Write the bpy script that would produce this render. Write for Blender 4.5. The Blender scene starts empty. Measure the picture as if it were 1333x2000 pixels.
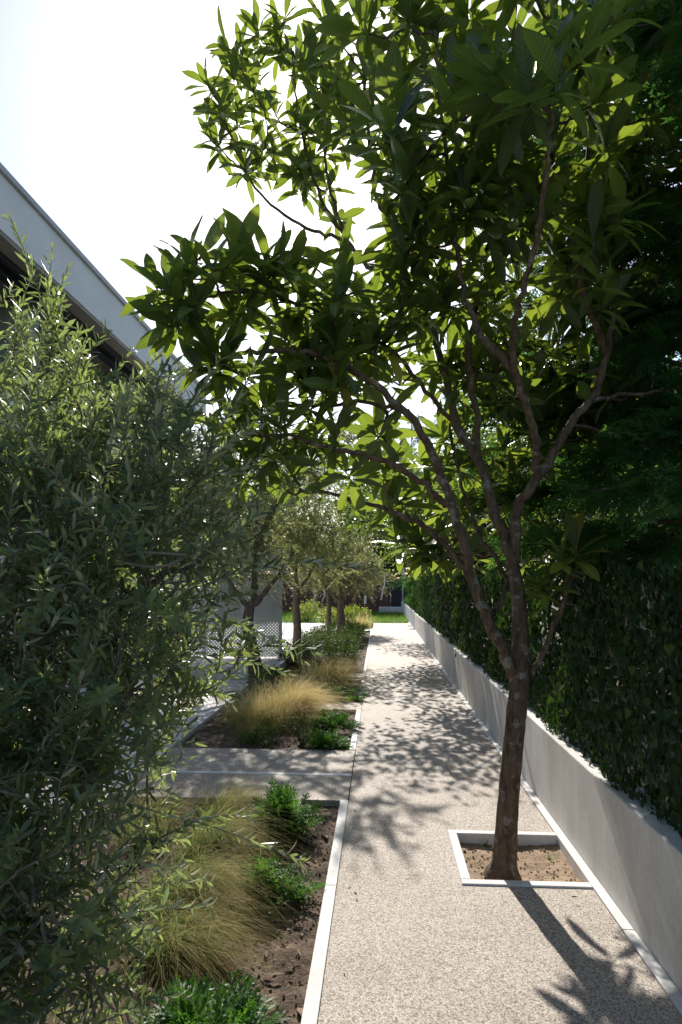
import bpy, bmesh, math, random
import numpy as np
from mathutils import Vector, Matrix, noise

random.seed(7)
rng = np.random.default_rng(11)
PI = math.pi
scn = bpy.context.scene
COL = scn.collection

# ------------------------------------------------------------------ camera
F_PX, HOR, CX = 1250.0, 1135.0, 667.0       # focal length and horizon of the 1333 x 2000 photograph
CAM_H = 1.6
YAW = math.atan(75 / F_PX)
cam_d = bpy.data.cameras.new('camera')
cam = bpy.data.objects.new('camera', cam_d)
COL.objects.link(cam)
cam.location = (0, 0, CAM_H)
cam.rotation_euler = (PI / 2, 0, YAW)
cam_d.sensor_fit = 'VERTICAL'
cam_d.sensor_height = 36
cam_d.lens = 36 * F_PX / 2000
cam_d.shift_y = (HOR - 1000) / 2000
cam_d.clip_start = 0.05
cam_d.clip_end = 2000
scn.camera = cam

# ------------------------------------------------------------------ sky and sun
SUN_EL = math.radians(36.8)
SUN_AZ = math.radians(-5.2)                  # from +Y towards +X
sun_dir = Vector((math.sin(SUN_AZ) * math.cos(SUN_EL), math.cos(SUN_AZ) * math.cos(SUN_EL), math.sin(SUN_EL)))
world = bpy.data.worlds.new('World')
scn.world = world
world.use_nodes = True
wn = world.node_tree
sky = wn.nodes.new('ShaderNodeTexSky')
sky.sky_type = 'NISHITA'
sky.sun_disc = False
sky.sun_elevation = SUN_EL
sky.sun_rotation = SUN_AZ
sky.air_density = 1.0
sky.dust_density = 0.9
sky.ozone_density = 1.0
wn.links.new(sky.outputs[0], wn.nodes['Background'].inputs[0])
wn.nodes['Background'].inputs[1].default_value = 0.112
sd = bpy.data.lights.new('sun', 'SUN')
sd.energy = 4.6
sd.angle = math.radians(0.53)
sd.color = (1.0, 0.94, 0.86)
sun = bpy.data.objects.new('sun', sd)
COL.objects.link(sun)
sun.rotation_euler = sun_dir.to_track_quat('Z', 'Y').to_euler()
sun.location = (0, 0, 20)
scn.view_settings.view_transform = 'Standard'
scn.view_settings.look = 'None'
scn.view_settings.gamma = 1
scn.view_settings.exposure = 0.72
scn.cycles.max_bounces = 6
scn.cycles.diffuse_bounces = 4
scn.cycles.glossy_bounces = 2
scn.cycles.transmission_bounces = 4
scn.cycles.transparent_max_bounces = 8

# ------------------------------------------------------------------ helpers
def at(px, py, d):
    xc = (px - CX) / F_PX * d
    return np.array([xc * math.cos(YAW) - d * math.sin(YAW), xc * math.sin(YAW) + d * math.cos(YAW), CAM_H + (HOR - py) / F_PX * d])

def gnd(px, py, z=0.0):
    return at(px, py, (CAM_H - z) * F_PX / (py - HOR))

def link(o, parent=None):
    COL.objects.link(o)
    if parent is not None:
        o.parent = parent
    return o

def tag(o, label=None, cat=None, group=None, kind=None):
    if label: o['label'] = label
    if cat: o['category'] = cat
    if group: o['group'] = group
    if kind: o['kind'] = kind
    return o

def thing(name, label, cat, loc=(0, 0, 0), group=None):
    o = bpy.data.objects.new(name, None)
    o.empty_display_size = 0.2
    o.location = tuple(float(v) for v in loc)
    return tag(link(o), label, cat, group)

def mesh_obj(name, V, Q, mat, parent=None, uv=None, rnd=None, smooth=True, origin=None, mesh_only=False):
    """V (n,3), Q (m,4) quads; world coordinates, shifted to the origin of the parent or to origin."""
    V = np.asarray(V, dtype=np.float32).reshape(-1, 3)
    Q = np.asarray(Q, dtype=np.int32)
    if origin is None and parent is not None:
        p = parent
        origin = np.array(p.location, dtype=np.float32)
        while p.parent is not None:
            p = p.parent
            origin = origin + np.array(p.location, dtype=np.float32)
        off = origin
    else:
        off = np.zeros(3, np.float32) if origin is None else np.asarray(origin, np.float32)
    V = V - off
    k = Q.shape[1]
    me = bpy.data.meshes.new(name)
    me.vertices.add(len(V)); me.vertices.foreach_set('co', V.ravel())
    me.loops.add(Q.size); me.loops.foreach_set('vertex_index', Q.ravel())
    me.polygons.add(len(Q)); me.polygons.foreach_set('loop_start', np.arange(len(Q), dtype=np.int32) * k)
    if smooth:
        me.polygons.foreach_set('use_smooth', np.ones(len(Q), dtype=bool))
    if uv is not None:
        me.uv_layers.new(name='UVMap').data.foreach_set('uv', np.asarray(uv, np.float32).ravel())
    if rnd is not None:
        me.attributes.new('rnd', 'FLOAT', 'POINT').data.foreach_set('value', np.asarray(rnd, np.float32))
    me.update(calc_edges=True)
    me.materials.append(mat)
    if mesh_only:
        return me
    o = bpy.data.objects.new(name, me)
    if parent is None and origin is not None:
        o.location = tuple(float(v) for v in off)
    return link(o, parent)

def bm_obj(name, bm, mat, parent=None, loc=None, smooth=False, bevel=0):
    if bevel:
        bmesh.ops.bevel(bm, geom=bm.edges[:], offset=bevel, segments=2, affect='EDGES', profile=0.5)
    me = bpy.data.meshes.new(name)
    bm.to_mesh(me); bm.free()
    me.materials.append(mat)
    if smooth:
        for p in me.polygons: p.use_smooth = True
    o = bpy.data.objects.new(name, me)
    if loc is not None: o.location = loc
    return link(o, parent)

def add_box(bm, x0, x1, y0, y1, z0, z1):
    vs = [bm.verts.new((x, y, z)) for z in (z0, z1) for x, y in ((x0, y0), (x1, y0), (x1, y1), (x0, y1))]
    for f in ((3, 2, 1, 0), (4, 5, 6, 7), (0, 1, 5, 4), (1, 2, 6, 5), (2, 3, 7, 6), (3, 0, 4, 7)):
        bm.faces.new([vs[i] for i in f])

def box(name, x0, x1, y0, y1, z0, z1, mat, parent=None, bevel=0):
    bm = bmesh.new()
    ox, oy, oz = (0, 0, 0)
    if parent is not None:
        p = parent
        while p is not None:
            ox += p.location.x; oy += p.location.y; oz += p.location.z; p = p.parent
        add_box(bm, x0 - ox, x1 - ox, y0 - oy, y1 - oy, z0 - oz, z1 - oz)
        return bm_obj(name, bm, mat, parent, None, False, bevel)
    c = ((x0 + x1) / 2, (y0 + y1) / 2, z0)
    add_box(bm, x0 - c[0], x1 - c[0], y0 - c[1], y1 - c[1], 0, z1 - z0)
    return bm_obj(name, bm, mat, None, c, False, bevel)

def nrm(v):
    v = np.asarray(v, float)
    return v / np.maximum(np.linalg.norm(v, axis=-1, keepdims=True), 1e-9)

def catmull(P, n=5):
    P = np.asarray(P, float)
    out = []
    for i in range(len(P) - 1):
        p0, p1, p2, p3 = P[max(i - 1, 0)], P[i], P[i + 1], P[min(i + 2, len(P) - 1)]
        for t in np.linspace(0, 1, n, endpoint=False):
            out.append(0.5 * (2 * p1 + (p2 - p0) * t + (2 * p0 - 5 * p1 + 4 * p2 - p3) * t * t + (3 * p1 - p0 - 3 * p2 + p3) * t ** 3))
    out.append(P[-1])
    return np.array(out)

class Geo:
    def __init__(s): s.v, s.q, s.n = [], [], 0
    def add(s, v, q):
        s.v.append(np.asarray(v, float)); s.q.append(np.asarray(q, int) + s.n); s.n += len(v)
    def tube(s, P, R, k=6, rough=0.0):
        P = np.asarray(P, float); R = np.broadcast_to(np.asarray(R, float), (len(P),))
        T = nrm(np.gradient(P, axis=0))
        u = nrm(np.cross(T[0], [0.31, 0.9, 0.27])); rings = []
        a = np.arange(k) * 2 * PI / k
        for i in range(len(P)):
            u = nrm(u - T[i] * np.dot(u, T[i])); w = np.cross(T[i], u)
            rr = R[i] * (1 + (rng.uniform(-rough, rough, k) if rough else 0))
            rings.append(P[i] + (np.cos(a) * rr)[:, None] * u + (np.sin(a) * rr)[:, None] * w)
        V = np.concatenate(rings)
        Q = []
        for i in range(len(P) - 1):
            for j in range(k):
                j2 = (j + 1) % k
                Q.append((i * k + j, i * k + j2, (i + 1) * k + j2, (i + 1) * k + j))
        s.add(V, Q)
        return s
    def obj(s, name, mat, parent=None, **kw):
        return mesh_obj(name, np.concatenate(s.v), np.concatenate(s.q), mat, parent, **kw)

# --- leaf templates: along +Y, face up +Z
def leaf_t(rows, widths, fold=0.25, curl=0.2, side=0.0, twist=0.0, wave=0.0):
    v, uv, q = [], [], []
    for i, (t, w) in enumerate(zip(rows, widths)):
        for c in (-1, 0, 1):
            x = c * w; z = abs(c) * w * fold - curl * t * t
            if c: z += wave * math.sin(i * 2.1 + c)
            a = twist * t
            x, z2 = x * math.cos(a) - abs(c) * w * fold * math.sin(a), z + x * math.sin(a)
            v.append((x + side * t * t, t * (1 - 0.25 * curl * t), z2)); uv.append((0.5 + 0.5 * c, t))
    for i in range(len(rows) - 1):
        for c in (0, 1):
            a = i * 3 + c
            q.append((a, a + 1, a + 4, a + 3))
    return dict(v=np.array(v), q=np.array(q), uv=np.array(uv))

LQ_R = [0, .08, .22, .42, .62, .8, .92, 1.0]
LQ_W = [.012, .03, .085, .135, .15, .115, .06, .004]
LOQ = [leaf_t(LQ_R, LQ_W, .30, .10, .03, .1, .006), leaf_t(LQ_R, LQ_W, .22, .26, -.06, -.15, .008),
       leaf_t(LQ_R, [w * 1.12 for w in LQ_W], .38, .04, .05, .25, .007), leaf_t(LQ_R, [w * .92 for w in LQ_W], .18, .42, .04, -.3, .008)]
OL_R = [0, .25, .66, 1.0]
OLV = [leaf_t(OL_R, [.014, .098, .112, .008], .3, .12), leaf_t(OL_R, [.014, .088, .10, .008], .2, -.1, .06), leaf_t(OL_R, [.014, .11, .122, .008], .35, .28, -.05, .3)]
IVY = [leaf_t([0, .2, .55, 1.0], [.12, .36, .27, .01], .25, .2), leaf_t([0, .22, .5, 1.0], [.2, .40, .30, .01], .15, .05, .06), leaf_t([0, .3, .6, 1.0], [.05, .28, .24, .01], .3, .3, -.05)]
OVAL = [leaf_t([0, .4, 1.0], [.03, .24, .01], .3, .15), leaf_t([0, .5, 1.0], [.03, .22, .01], .2, -.1, .1)]
DIA = [dict(v=np.array([(0, 0, 0), (.15, .45, .03), (0, 1, -.06), (-.15, .5, .03)]), q=np.array([(0, 1, 2, 3)]), uv=np.array([(.5, 0), (1, .5), (.5, 1), (0, .5)]))]
DIAW = [dict(v=np.array([(0, 0, 0), (.27, .45, .05), (0, 1, -.1), (-.27, .5, .05)]), q=np.array([(0, 1, 2, 3)]), uv=np.array([(.5, 0), (1, .5), (.5, 1), (0, .5)]))]

def frames(d, up):
    y = nrm(d); z = nrm(up - np.sum(up * y, -1, keepdims=True) * y); x = np.cross(y, z)
    return np.stack([x, y, z], axis=-1)          # columns

class Leaves:
    """collects leaves: axis, face-up hint, position, length"""
    def __init__(s): s.d, s.u, s.p, s.l = [], [], [], []
    def add(s, d, u, p, l):
        s.d.append(np.atleast_2d(d)); s.u.append(np.atleast_2d(u)); s.p.append(np.atleast_2d(p)); s.l.append(np.atleast_1d(l))
    def cat(s):
        return [np.concatenate(x).astype(float) for x in (s.d, s.u, s.p, s.l)]
    def build(s, name, T, mat, parent, single=0, single_name='leaf', wide=1.0):
        d, u, p, l = s.cat()
        M = frames(d, u) * l[:, None, None]
        M[:, :, 0] *= wide
        ids = np.arange(len(d))
        if single:
            base = np.array(parent.location)
            rel = p - np.array([0, 0, CAM_H])
            dep = rel[:, 0] * -math.sin(YAW) + rel[:, 1] * math.cos(YAW)
            xs = (rel[:, 0] * math.cos(YAW) + rel[:, 1] * math.sin(YAW)) / np.maximum(dep, .01) * F_PX + CX
            ys = HOR - rel[:, 2] / np.maximum(dep, .01) * F_PX
            ok = (dep > .3) & (xs > 0) & (xs < 1333) & (ys > 0) & (ys < 2000)
            score = np.where(ok, l / np.maximum(dep, .01), 0)
            top = np.argsort(-score)[:single]
            mes = [mesh_obj(single_name, t['v'], t['q'], mat, uv=t['uv'][t['q'].ravel()], mesh_only=True) for t in T]
            for k, i in enumerate(top):
                o = bpy.data.objects.new(single_name, mes[k % len(T)])
                link(o, parent)
                m = Matrix(M[i].tolist()).to_4x4(); m.translation = Vector((p[i] - base).tolist())
                o.matrix_local = m
            keep = np.ones(len(d), bool); keep[top] = False
            ids = ids[keep]
        VV, QQ, UU, RR, n = [], [], [], [], 0
        for k, t in enumerate(T):
            sub = ids[k::len(T)]
            if len(sub) == 0: continue
            V = np.einsum('kij,nj->kni', M[sub], t['v']) + p[sub][:, None, :]
            nv = len(t['v'])
            Q = t['q'][None] + (np.arange(len(sub)) * nv)[:, None, None] + n
            VV.append(V.reshape(-1, 3)); QQ.append(Q.reshape(-1, 4)); n += len(sub) * nv
            UU.append(np.tile(t['uv'][t['q'].ravel()], (len(sub), 1))); RR.append(np.repeat(rng.random(len(sub)), nv))
        o = mesh_obj(name, np.concatenate(VV), np.concatenate(QQ), mat, parent, uv=np.concatenate(UU), rnd=np.concatenate(RR))
        if parent is not None: o['kind'] = 'stuff'
        return o

# ------------------------------------------------------------------ materials
def mat_new(name):
    m = bpy.data.materials.new(name); m.use_nodes = True
    nt = m.node_tree
    return m, nt, nt.nodes['Principled BSDF'], nt.nodes['Material Output']

def N(nt, t, **kw):
    n = nt.nodes.new(t)
    for k, v in kw.items():
        if k.startswith('i_'): n.inputs[k[2:].replace('_', ' ')].default_value = v
        elif k.startswith('n') and k[1:].isdigit(): n.inputs[int(k[1:])].default_value = v
        else: setattr(n, k, v)
    return n

def ramp(nt, src, stops):
    r = nt.nodes.new('ShaderNodeValToRGB')
    while len(r.color_ramp.elements) < len(stops): r.color_ramp.elements.new(0.5)
    for e, (p, c) in zip(r.color_ramp.elements, stops):
        e.position = p; e.color = (*c, 1) if len(c) == 3 else c
    nt.links.new(src, r.inputs[0])
    return r

def mixc(nt, fac, a, b, mode='MIX'):
    m = nt.nodes.new('ShaderNodeMix'); m.data_type = 'RGBA'; m.blend_type = mode
    for s, v in ((m.inputs[0], fac), (m.inputs[6], a), (m.inputs[7], b)):
        if hasattr(v, 'is_output'): nt.links.new(v, s)
        else: s.default_value = v if not isinstance(v, tuple) or len(v) == 4 else (*v, 1)
    return m.outputs[2]

def math_n(nt, op, a, b=0.0, c=0.0):
    m = nt.nodes.new('ShaderNodeMath'); m.operation = op
    for s, v in zip(m.inputs, (a, b, c)):
        if hasattr(v, 'is_output'): nt.links.new(v, s)
        else: s.default_value = v
    return m.outputs[0]

def leaf_mat(name, stops, trans, under=None, rough=0.42, tf=0.4, veins=0, spec=0.5, vein_col=None):
    m, nt, b, out = mat_new(name)
    at_ = N(nt, 'ShaderNodeAttribute', attribute_name='rnd')
    oi = N(nt, 'ShaderNodeObjectInfo')
    r = math_n(nt, 'FRACT', math_n(nt, 'ADD', at_.outputs['Fac'], oi.outputs['Random']))
    c = ramp(nt, r, stops).outputs[0]
    tr = mixc(nt, r, (trans[0] * .7, trans[1] * .75, trans[2] * .7), (trans[0] * 1.25, trans[1] * 1.15, trans[2]))
    if veins:
        tc = N(nt, 'ShaderNodeTexCoord'); sp = N(nt, 'ShaderNodeSeparateXYZ'); nt.links.new(tc.outputs['UV'], sp.inputs[0])
        au = math_n(nt, 'ABSOLUTE', math_n(nt, 'SUBTRACT', sp.outputs[0], 0.5))
        mid = math_n(nt, 'LESS_THAN', au, 0.045)
        ph = math_n(nt, 'FRACT', math_n(nt, 'SUBTRACT', math_n(nt, 'MULTIPLY', sp.outputs[1], float(veins)), math_n(nt, 'MULTIPLY', au, veins * .28)))
        sv = math_n(nt, 'ABSOLUTE', math_n(nt, 'SUBTRACT', ph, 0.5))      # 0.5 at veins
        line = math_n(nt, 'GREATER_THAN', sv, 0.43)
        f = math_n(nt, 'MAXIMUM', mid, math_n(nt, 'MULTIPLY', line, 0.55))
        vc = vein_col or (.16, .22, .06)
        c = mixc(nt, math_n(nt, 'MULTIPLY', f, .8), c, vc)
        tr = mixc(nt, math_n(nt, 'MULTIPLY', f, .7), tr, (trans[0] * 1.3, trans[1] * 1.2, trans[2] * 1.4))
        bp = N(nt, 'ShaderNodeBump', i_Strength=0.55, i_Distance=0.006)
        nt.links.new(math_n(nt, 'SUBTRACT', 0.5, math_n(nt, 'MAXIMUM', sv, mid)), bp.inputs['Height'])
        nt.links.new(bp.outputs[0], b.inputs['Normal'])
    if under:
        g = N(nt, 'ShaderNodeNewGeometry')
        c = mixc(nt, g.outputs['Backfacing'], c, under)
    nt.links.new(c, b.inputs['Base Color'])
    b.inputs['Roughness'].default_value = rough
    b.inputs['Specular IOR Level'].default_value = spec
    t = N(nt, 'ShaderNodeBsdfTranslucent'); nt.links.new(tr, t.inputs[0])
    mx = N(nt, 'ShaderNodeMixShader', n0=tf)
    nt.links.new(b.outputs[0], mx.inputs[1]); nt.links.new(t.outputs[0], mx.inputs[2]); nt.links.new(mx.outputs[0], out.inputs[0])
    return m

def rough_mat(name, c1, c2, scale=4.0, rough=0.85, bump=0.3, bscale=40.0, dist=0.01, detail=6, c3=None, coord='Object', stretch=None):
    m, nt, b, out = mat_new(name)
    tc = N(nt, 'ShaderNodeTexCoord')
    src = tc.outputs[coord]
    if stretch:
        mp = N(nt, 'ShaderNodeMapping'); mp.inputs['Scale'].default_value = stretch
        nt.links.new(src, mp.inputs[0]); src = mp.outputs[0]
    n1 = N(nt, 'ShaderNodeTexNoise', i_Scale=scale, i_Detail=float(detail), i_Roughness=0.62)
    nt.links.new(src, n1.inputs[0])
    stops = [(.32, c1), (.68, c2)] if c3 is None else [(.3, c1), (.5, c2), (.68, c3)]
    r = ramp(nt, n1.outputs['Fac'], stops)
    n2 = N(nt, 'ShaderNodeTexNoise', i_Scale=bscale, i_Detail=5.0, i_Roughness=0.65)
    nt.links.new(src, n2.inputs[0])
    col = mixc(nt, 0.35, r.outputs[0], ramp(nt, n2.outputs['Fac'], [(.3, (.45, .45, .45)), (.7, (1, 1, 1))]).outputs[0], 'MULTIPLY')
    nt.links.new(col, b.inputs['Base Color'])
    b.inputs['Roughness'].default_value = rough
    b.inputs['Specular IOR Level'].default_value = 0.3
    bp = N(nt, 'ShaderNodeBump', i_Strength=bump, i_Distance=dist)
    nt.links.new(n2.outputs['Fac'], bp.inputs['Height']); nt.links.new(bp.outputs[0], b.inputs['Normal'])
    return m

def aggregate_mat(name):
    m, nt, b, out = mat_new(name)
    tc = N(nt, 'ShaderNodeTexCoord')
    v = N(nt, 'ShaderNodeTexVoronoi', i_Scale=165.0, i_Randomness=1.0); nt.links.new(tc.outputs['Object'], v.inputs['Vector'])
    e = N(nt, 'ShaderNodeTexVoronoi', feature='DISTANCE_TO_EDGE', i_Scale=165.0, i_Randomness=1.0); nt.links.new(tc.outputs['Object'], e.inputs['Vector'])
    sp = N(nt, 'ShaderNodeSeparateColor'); nt.links.new(v.outputs['Color'], sp.inputs[0])
    st = ramp(nt, sp.outputs[0], [(0, (.15, .115, .09)), (.12, (.28, .225, .18)), (.35, (.48, .42, .35)), (.65, (.62, .56, .485)), (.85, (.40, .365, .33)), (1, (.80, .76, .70))])
    st.color_ramp.interpolation = 'CONSTANT'
    gap = ramp(nt, e.outputs['Distance'], [(.0, (0, 0, 0)), (.09, (1, 1, 1))])
    c = mixc(nt, gap.outputs[0], (.32, .28, .235), st.outputs[0])
    n = N(nt, 'ShaderNodeTexNoise', i_Scale=1.6, i_Detail=6.0, i_Roughness=.6); nt.links.new(tc.outputs['Object'], n.inputs[0])
    c = mixc(nt, 0.5, c, ramp(nt, n.outputs['Fac'], [(.3, (.58, .55, .52)), (.46, (.86, .85, .84)), (.62, (1, 1, 1))]).outputs[0], 'MULTIPLY')
    nt.links.new(c, b.inputs['Base Color'])
    b.inputs['Roughness'].default_value = .7; b.inputs['Specular IOR Level'].default_value = .35
    bp = N(nt, 'ShaderNodeBump', i_Strength=.75, i_Distance=.004)
    h = math_n(nt, 'ADD', math_n(nt, 'MINIMUM', e.outputs['Distance'], .25), math_n(nt, 'MULTIPLY', sp.outputs[1], .18))
    nt.links.new(h, bp.inputs['Height']); nt.links.new(bp.outputs[0], b.inputs['Normal'])
    return m

def plain(name, c, rough=.6, metal=0.0, spec=.5):
    return rough_mat(name, tuple(x * .88 for x in c), tuple(min(1, x * 1.08) for x in c), 6, rough, .06, 90, .002)

def grass_mat(name, base, tip, trans, tf=.35):
    m, nt, b, out = mat_new(name)
    tc = N(nt, 'ShaderNodeTexCoord'); sp = N(nt, 'ShaderNodeSeparateXYZ'); nt.links.new(tc.outputs['UV'], sp.inputs[0])
    a = N(nt, 'ShaderNodeAttribute', attribute_name='rnd')
    f = math_n(nt, 'ADD', sp.outputs[1], math_n(nt, 'MULTIPLY', math_n(nt, 'SUBTRACT', a.outputs['Fac'], .5), .7))
    c = ramp(nt, f, [(.1, base), (.75, tip)]).outputs[0]
    nt.links.new(c, b.inputs['Base Color']); b.inputs['Roughness'].default_value = .7; b.inputs['Specular IOR Level'].default_value = .15
    t = N(nt, 'ShaderNodeBsdfTranslucent'); nt.links.new(mixc(nt, f, trans[0], trans[1]), t.inputs[0])
    mx = N(nt, 'ShaderNodeMixShader', n0=tf)
    nt.links.new(b.outputs[0], mx.inputs[1]); nt.links.new(t.outputs[0], mx.inputs[2]); nt.links.new(mx.outputs[0], out.inputs[0])
    return m

M_AGG = aggregate_mat('exposed_aggregate')
M_WALL = rough_mat('wall_render', (.56, .535, .50), (.78, .76, .735), 3.0, .85, .12, 70, .004, 9, None, 'Object', (1, 1, .4))
M_EDGE = rough_mat('edging_concrete', (.60, .59, .57), (.74, .73, .71), 5, .75, .12, 60, .003)
M_SOIL = rough_mat('soil', (.045, .031, .022), (.12, .085, .060), 9, .95, .9, 55, .02, 9, (.24, .18, .13))
M_SOIL_DRY = rough_mat('dry_soil', (.17, .115, .075), (.33, .24, .16), 6, .95, .8, 60, .015, 9, (.42, .31, .21))
M_CLOD = rough_mat('clod', (.06, .04, .028), (.19, .135, .095), 18, .95, .6, 90, .006)
M_GROUND = rough_mat('ground_earth', (.07, .075, .035), (.15, .14, .08), .6, .95, .4, 9, .03)
M_TERR = rough_mat('terrace_concrete', (.60, .58, .55), (.74, .72, .69), 1.2, .8, .1, 60, .003)
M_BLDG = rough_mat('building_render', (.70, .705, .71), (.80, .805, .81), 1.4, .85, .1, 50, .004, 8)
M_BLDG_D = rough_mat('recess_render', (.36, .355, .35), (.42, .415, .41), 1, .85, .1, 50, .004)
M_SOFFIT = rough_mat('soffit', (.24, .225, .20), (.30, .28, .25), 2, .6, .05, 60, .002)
M_COPING = plain('metal_coping', (.33, .35, .36), .45)
M_DARK = plain('dark_frame', (.022, .026, .03), .35)
M_GLASS = plain('dark_glass', (.03, .04, .045), .08)
M_PERF = plain('white_sheet', (.66, .66, .67), .5)
M_FENCE = rough_mat('brown_fence', (.10, .045, .035), (.17, .085, .065), 3, .6, .1, 40, .003)
M_GATE = plain('dark_panel', (.02, .024, .032), .5)
M_POST = plain('grey_post', (.42, .41, .39), .7)
M_STAKE = rough_mat('stake_wood', (.10, .07, .05), (.22, .16, .11), 12, .85, .3, 60, .004)
M_RIB = plain('white_ribbon', (.75, .75, .73), .5)
M_HOSE = plain('black_hose', (.018, .018, .02), .4)
M_GREY = plain('grey_plastic', (.42, .43, .44), .5)

def bark_mat(name, c1, c2, lichen=None, sc=14):
    m, nt, b, out = mat_new(name)
    tc = N(nt, 'ShaderNodeTexCoord'); mp = N(nt, 'ShaderNodeMapping'); mp.inputs['Scale'].default_value = (1, 1, .28)
    nt.links.new(tc.outputs['Object'], mp.inputs[0])
    n = N(nt, 'ShaderNodeTexNoise', i_Scale=float(sc) * 2.2, i_Detail=9.0, i_Roughness=.7); nt.links.new(mp.outputs[0], n.inputs[0])
    c = ramp(nt, n.outputs['Fac'], [(.33, c1), (.66, c2)]).outputs[0]
    if lichen:
        n2 = N(nt, 'ShaderNodeTexNoise', i_Scale=13.0, i_Detail=8.0, i_Roughness=.7); nt.links.new(tc.outputs['Object'], n2.inputs[0])
        c = mixc(nt, ramp(nt, n2.outputs['Fac'], [(.55, (0, 0, 0)), (.62, (1, 1, 1))]).outputs[0], c, lichen)
    nt.links.new(c, b.inputs['Base Color']); b.inputs['Roughness'].default_value = .88; b.inputs['Specular IOR Level'].default_value = .25
    bp = N(nt, 'ShaderNodeBump', i_Strength=1.0, i_Distance=.02); nt.links.new(n.outputs['Fac'], bp.inputs['Height']); nt.links.new(bp.outputs[0], b.inputs['Normal'])
    return m

M_BARK = bark_mat('loquat_bark', (.045, .028, .018), (.20, .135, .088), (.27, .235, .195))
M_TWIG = bark_mat('loquat_twig', (.06, .042, .03), (.15, .11, .08))
M_OBARK = bark_mat('olive_bark', (.07, .055, .045), (.20, .16, .125))
M_OTWIG = bark_mat('olive_twig', (.16, .14, .10), (.30, .27, .20))
M_CBARK = bark_mat('conifer_bark', (.05, .032, .024), (.13, .085, .06))

M_LOQ = leaf_mat('loquat_leaf', [(0, (.010, .028, .015)), (.5, (.018, .046, .018)), (.90, (.045, .085, .022)), (.96, (.10, .13, .025)), (.975, (.30, .17, .03)), (1, (.16, .07, .03))],
                 (.36, .50, .05), (.045, .072, .036), .32, .33, 11, .5)
M_LOQ_DRY = leaf_mat('dry_leaf', [(0, (.14, .085, .05)), (.5, (.22, .15, .10)), (1, (.32, .25, .19))], (.25, .15, .06), (.30, .24, .19), .7, .2, 12, .3, (.35, .27, .2))
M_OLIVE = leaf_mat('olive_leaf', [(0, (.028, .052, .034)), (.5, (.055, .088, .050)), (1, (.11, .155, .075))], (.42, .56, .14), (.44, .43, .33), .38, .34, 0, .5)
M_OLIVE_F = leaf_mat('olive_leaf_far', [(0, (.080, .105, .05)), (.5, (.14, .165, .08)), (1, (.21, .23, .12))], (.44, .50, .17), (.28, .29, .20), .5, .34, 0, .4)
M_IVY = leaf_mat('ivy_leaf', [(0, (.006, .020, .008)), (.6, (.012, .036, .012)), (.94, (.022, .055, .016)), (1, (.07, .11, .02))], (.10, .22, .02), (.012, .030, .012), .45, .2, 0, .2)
M_CON = leaf_mat('cypress_frond', [(0, (.018, .055, .018)), (.5, (.030, .085, .024)), (1, (.055, .125, .032))], (.11, .28, .045), None, .6, .36, 0, .15)
M_JUN = leaf_mat('juniper_frond', [(0, (.020, .070, .014)), (.5, (.035, .115, .018)), (1, (.07, .17, .025))], (.13, .33, .03), None, .5, .33, 0, .35)
M_BROAD = leaf_mat('broad_leaf', [(0, (.030, .060, .016)), (.5, (.050, .092, .024)), (1, (.085, .13, .03))], (.24, .38, .05), (.08, .11, .05), .42, .38, 0, .45)
M_PALE = leaf_mat('pale_leaf', [(0, (.055, .085, .035)), (.5, (.085, .12, .05)), (1, (.13, .16, .07))], (.30, .38, .12), (.14, .16, .09), .45, .4, 0, .4)
M_SHRUB = leaf_mat('shrub_leaf', [(0, (.022, .042, .016)), (.6, (.040, .070, .024)), (1, (.075, .095, .035))], (.13, .22, .035), (.05, .075, .04), .6, .25, 0, .15)
M_YEL = leaf_mat('yellow_green_leaf', [(0, (.07, .12, .02)), (.5, (.12, .17, .03)), (1, (.18, .22, .04))], (.40, .50, .06), None, .45, .4, 0, .4)
M_GOLD = grass_mat('golden_grass', (.20, .24, .07), (.84, .66, .34), ((.45, .50, .12, 1), (.88, .68, .34, 1)), .48)
M_OLDG = grass_mat('green_grass', (.05, .125, .03), (.38, .31, .12), ((.12, .28, .04, 1), (.60, .50, .18, 1)), .45)
M_LAWN = grass_mat('lawn_blade', (.04, .10, .012), (.11, .22, .03), ((.16, .34, .03, 1), (.30, .48, .06, 1)), .45)
M_DULLG = grass_mat('dull_grass', (.05, .07, .03), (.17, .14, .08), ((.1, .14, .04, 1), (.25, .2, .1, 1)))

# ------------------------------------------------------------------ ground, path, beds
def flat(name, pts, z0, z1, mat, parent=None):
    bm = bmesh.new()
    top = [bm.verts.new((x, y, z1)) for x, y in pts]; bot = [bm.verts.new((x, y, z0)) for x, y in pts]
    bm.faces.new(top); bm.faces.new(bot[::-1])
    n = len(pts)
    for i in range(n): bm.faces.new((bot[i], bot[(i + 1) % n], top[(i + 1) % n], top[i]))
    return bm_obj(name, bm, mat, parent)

def rect(x0, x1, y0, y1): return [(x0, y0), (x1, y0), (x1, y1), (x0, y1)]

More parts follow.
